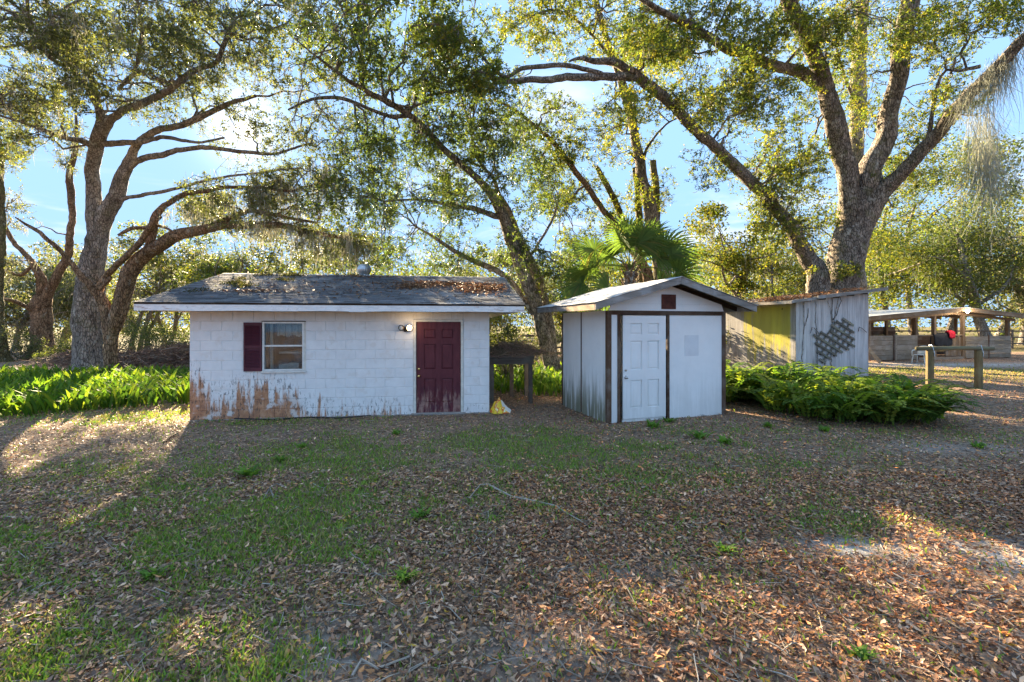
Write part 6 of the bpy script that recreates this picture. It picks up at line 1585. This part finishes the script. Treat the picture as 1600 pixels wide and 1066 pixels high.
def lawn():
    g = np.random.default_rng(41); n = 420000
    y = np.where(g.random(n) < .7, 2.1 * (11 / 2.1) ** g.uniform(0, 1, n), g.uniform(9, 24, n)); x = g.uniform(-1, 1, n) * (1.24 * y + .3)
    d = np.clip(grassy(x, y), 0, 1); k = (g.random(n) < d * .62 + .014) & ~built(x, y, .02); x, y = x[k], y[k]; n = len(x)
    # blades grow in small tufts
    x = x + g.normal(0, .02, n); y = y + g.normal(0, .02, n)
    h = .032 * g.uniform(.5, 1.7, n) * (1 + .02 * y); a = g.uniform(0, 6.28, n); b = g.uniform(0, 6.28, n); w = .006 * g.uniform(.7, 1.5, n) * (1 + .10 * y)
    ln = h * g.uniform(.2, 1.1, n); z = gz(x, y); s = np.stack([np.cos(b), np.sin(b), 0 * b], -1) * w[:, None]
    B = np.stack([x, y, z], -1); m = B + np.stack([np.cos(a) * ln * .4, np.sin(a) * ln * .4, h * .65], -1); t = B + np.stack([np.cos(a) * ln, np.sin(a) * ln, h], -1)
    V = np.stack([B - s * .5, B + s * .5, m + s * .6, t, m - s * .6], 1); i = np.arange(n * 5).reshape(n, 5)
    col = pick(g, GRASS, n) * g.uniform(.75, 1.25, (n, 1)); br = g.random(n) < .22; col[br] = np.array([.34, .27, .16]) * g.uniform(.6, 1.2, (br.sum(), 1)); dry = y > 14; col[dry] = col[dry] * .4 + np.array([.30, .24, .08]) * .6
    tag(mk('lawn_grass', V.reshape(-1, 3), i[:, [0, 1, 2, 4]], M['grass'], col=np.repeat(col, 5, 0), T=i[:, [4, 2, 3]]), 'short patchy green grass growing through the fallen leaves', 'grass', kind='stuff')
lawn()
# weeds that stand out one by one
WEEDS = [((655, 808), .14, 'small bright weed seedling alone in the middle of the leaf litter'), ((392, 745), .22, 'leafy green weed on the lawn in front of the house window'), ((440, 722), .14, 'small green weed between the house wall and the leafy lawn weed'),
         ((474, 700), .14, 'green weed close to the house wall below the window'), ((632, 905), .13, 'low green weed in the lower left leaf litter, near the sunlit patch'), ((1020, 668), .22, 'low green weed at the white shed door sill'),
         ((1045, 660), .16, 'small green weed under the middle batten of the white shed'), ((1092, 685), .22, 'green weed tuft left of the fern patch, nearest the white shed'), ((1130, 693), .20, 'green weed tuft just in front of the fern patch left end'),
         ((1200, 668), .18, 'green weed patch in front of the fern bed'), ((1290, 675), .16, 'tiny weed in front of the middle of the fern bed'), ((1135, 865), .12, 'little weed in the shade right of the yard centre'), ((1530, 700), .15, 'green weed tuft right of the fern bed'),
         ((240, 905), .12, 'small weed in the lower left grass'), ((1345, 1030), .10, 'small weed at the bottom right among orange leaves'), ((620, 680), .14, 'weed tuft below the house door')]
for i, (p, s, lab) in enumerate(WEEDS):
    gx, gy = gxy(*p); g = np.random.default_rng(500 + i); n = 34
    o = blades('weed', lab, 'weed', gx + g.normal(0, s * .22, n), gy + g.normal(0, s * .2, n), s * .72, s * .18, 1.1, [(.15, .27, .045), (.19, .30, .05), (.11, .20, .04)], 600 + i, kind=None, prof=(.3, 1, .9, .1))
# fallen leaves and twigs on the roofs
def roof_leaves(name, label, O, A, pts, n, seed, zf, L=.11, lay=.03):
    g = np.random.default_rng(seed); B = np.array(pts); bi = g.choice(len(B), n, p=(B[:, 4] / B[:, 4].sum()))
    u = B[bi, 0] + g.normal(0, 1, n) * B[bi, 2] * .5; v = B[bi, 1] + g.normal(0, 1, n) * B[bi, 3] * .5
    z = np.array([zf(a, b) for a, b in zip(u, v)]) + g.uniform(0, lay, n)
    ok = z > 0; u, v, z = u[ok], v[ok], z[ok]; n = len(u)
    C = np.stack([u, v, z], -1); V, Q = leafquads(C, L * g.uniform(.6, 1.3, n), L * .26 * g.uniform(.6, 1.3, n), g, flat=.75)
    o = mk(name, V, Q, M['litter'], col=np.repeat(pick(g, BROWN, n) * g.uniform(.6, 1.15, (n, 1)), 4, 0), loc=O); o.rotation_euler = (0, 0, A)
    return tag(o, label, 'leaf litter', kind='stuff')
def zh(u, v): return FZ1 + .03 + (RZ - FZ1) * (v + .5) / 3.5 if (v > -.48 and v < 2.95 and u > -.65 and u < 6.75) else -1
roof_leaves('roof_leaf_litter', 'pile of dead brown leaves on the right half of the house roof', HO, HA,
            [(5.0, 1.75, 1.25, .34, 3), (5.9, 1.15, .7, .6, 3), (6.3, 1.3, .35, .4, .8), (4.35, 1.3, .5, .3, 1.2), (2.9, 1.0, 3.4, 1.4, 1.2), (3.0, 2.7, .8, .15, .4), (1.0, .6, .8, .2, .3)], 3900, 61, zh)
def zg(u, v): return gtop(u) + .035 if (u > -.45 and u < GW + .4 and v > -.25 and v < GD) else -1
roof_leaves('roof_leaf_litter', 'thick leaf and twig litter covering the grey shed roof', GO, GA, [(0, .6, .7, .9, 3), (1.4, .4, 1.6, .9, 3), (2.8, .4, .5, .6, 1)], 2400, 62, zg, .12, .12)
def moss_tufts():
    g = np.random.default_rng(63); P = []
    for u, v, k in ((.35, 2.75, 40), (1.05, 2.8, 60), (1.2, 2.7, 30), (.2, 1.5, 50), (.55, 1.1, 40), (1.15, 2.0, 35), (-.1, .55, 30), (2.7, 2.85, 30), (.5, 1.3, 30), (.15, 2.0, 25)):
        P += [(u + g.normal(0, .14), v + g.normal(0, .10)) for _ in range(k * 4)]
    P = np.array(P); z = np.array([zh(a, b) for a, b in P]); k = z > 0; P, z = P[k], z[k]
    V, Q = leafquads(np.column_stack([P, z + g.uniform(-.01, .05, len(P))]), .055, .022, g)
    o = mk('roof_moss', V, Q, M['leaf'], col=np.repeat(pick(g, [(.05, .055, .02), (.075, .08, .025), (.10, .085, .04), (.06, .045, .025)], len(P)), 4, 0), loc=HO); o.rotation_euler = (0, 0, HA)
    tag(o, 'clumps of moss and small ferns on the left slope of the house roof', 'moss', kind='stuff')
moss_tufts()

print('TRIS', sum(len(m.loops) - 2 * len(m.polygons) for m in bpy.data.meshes))
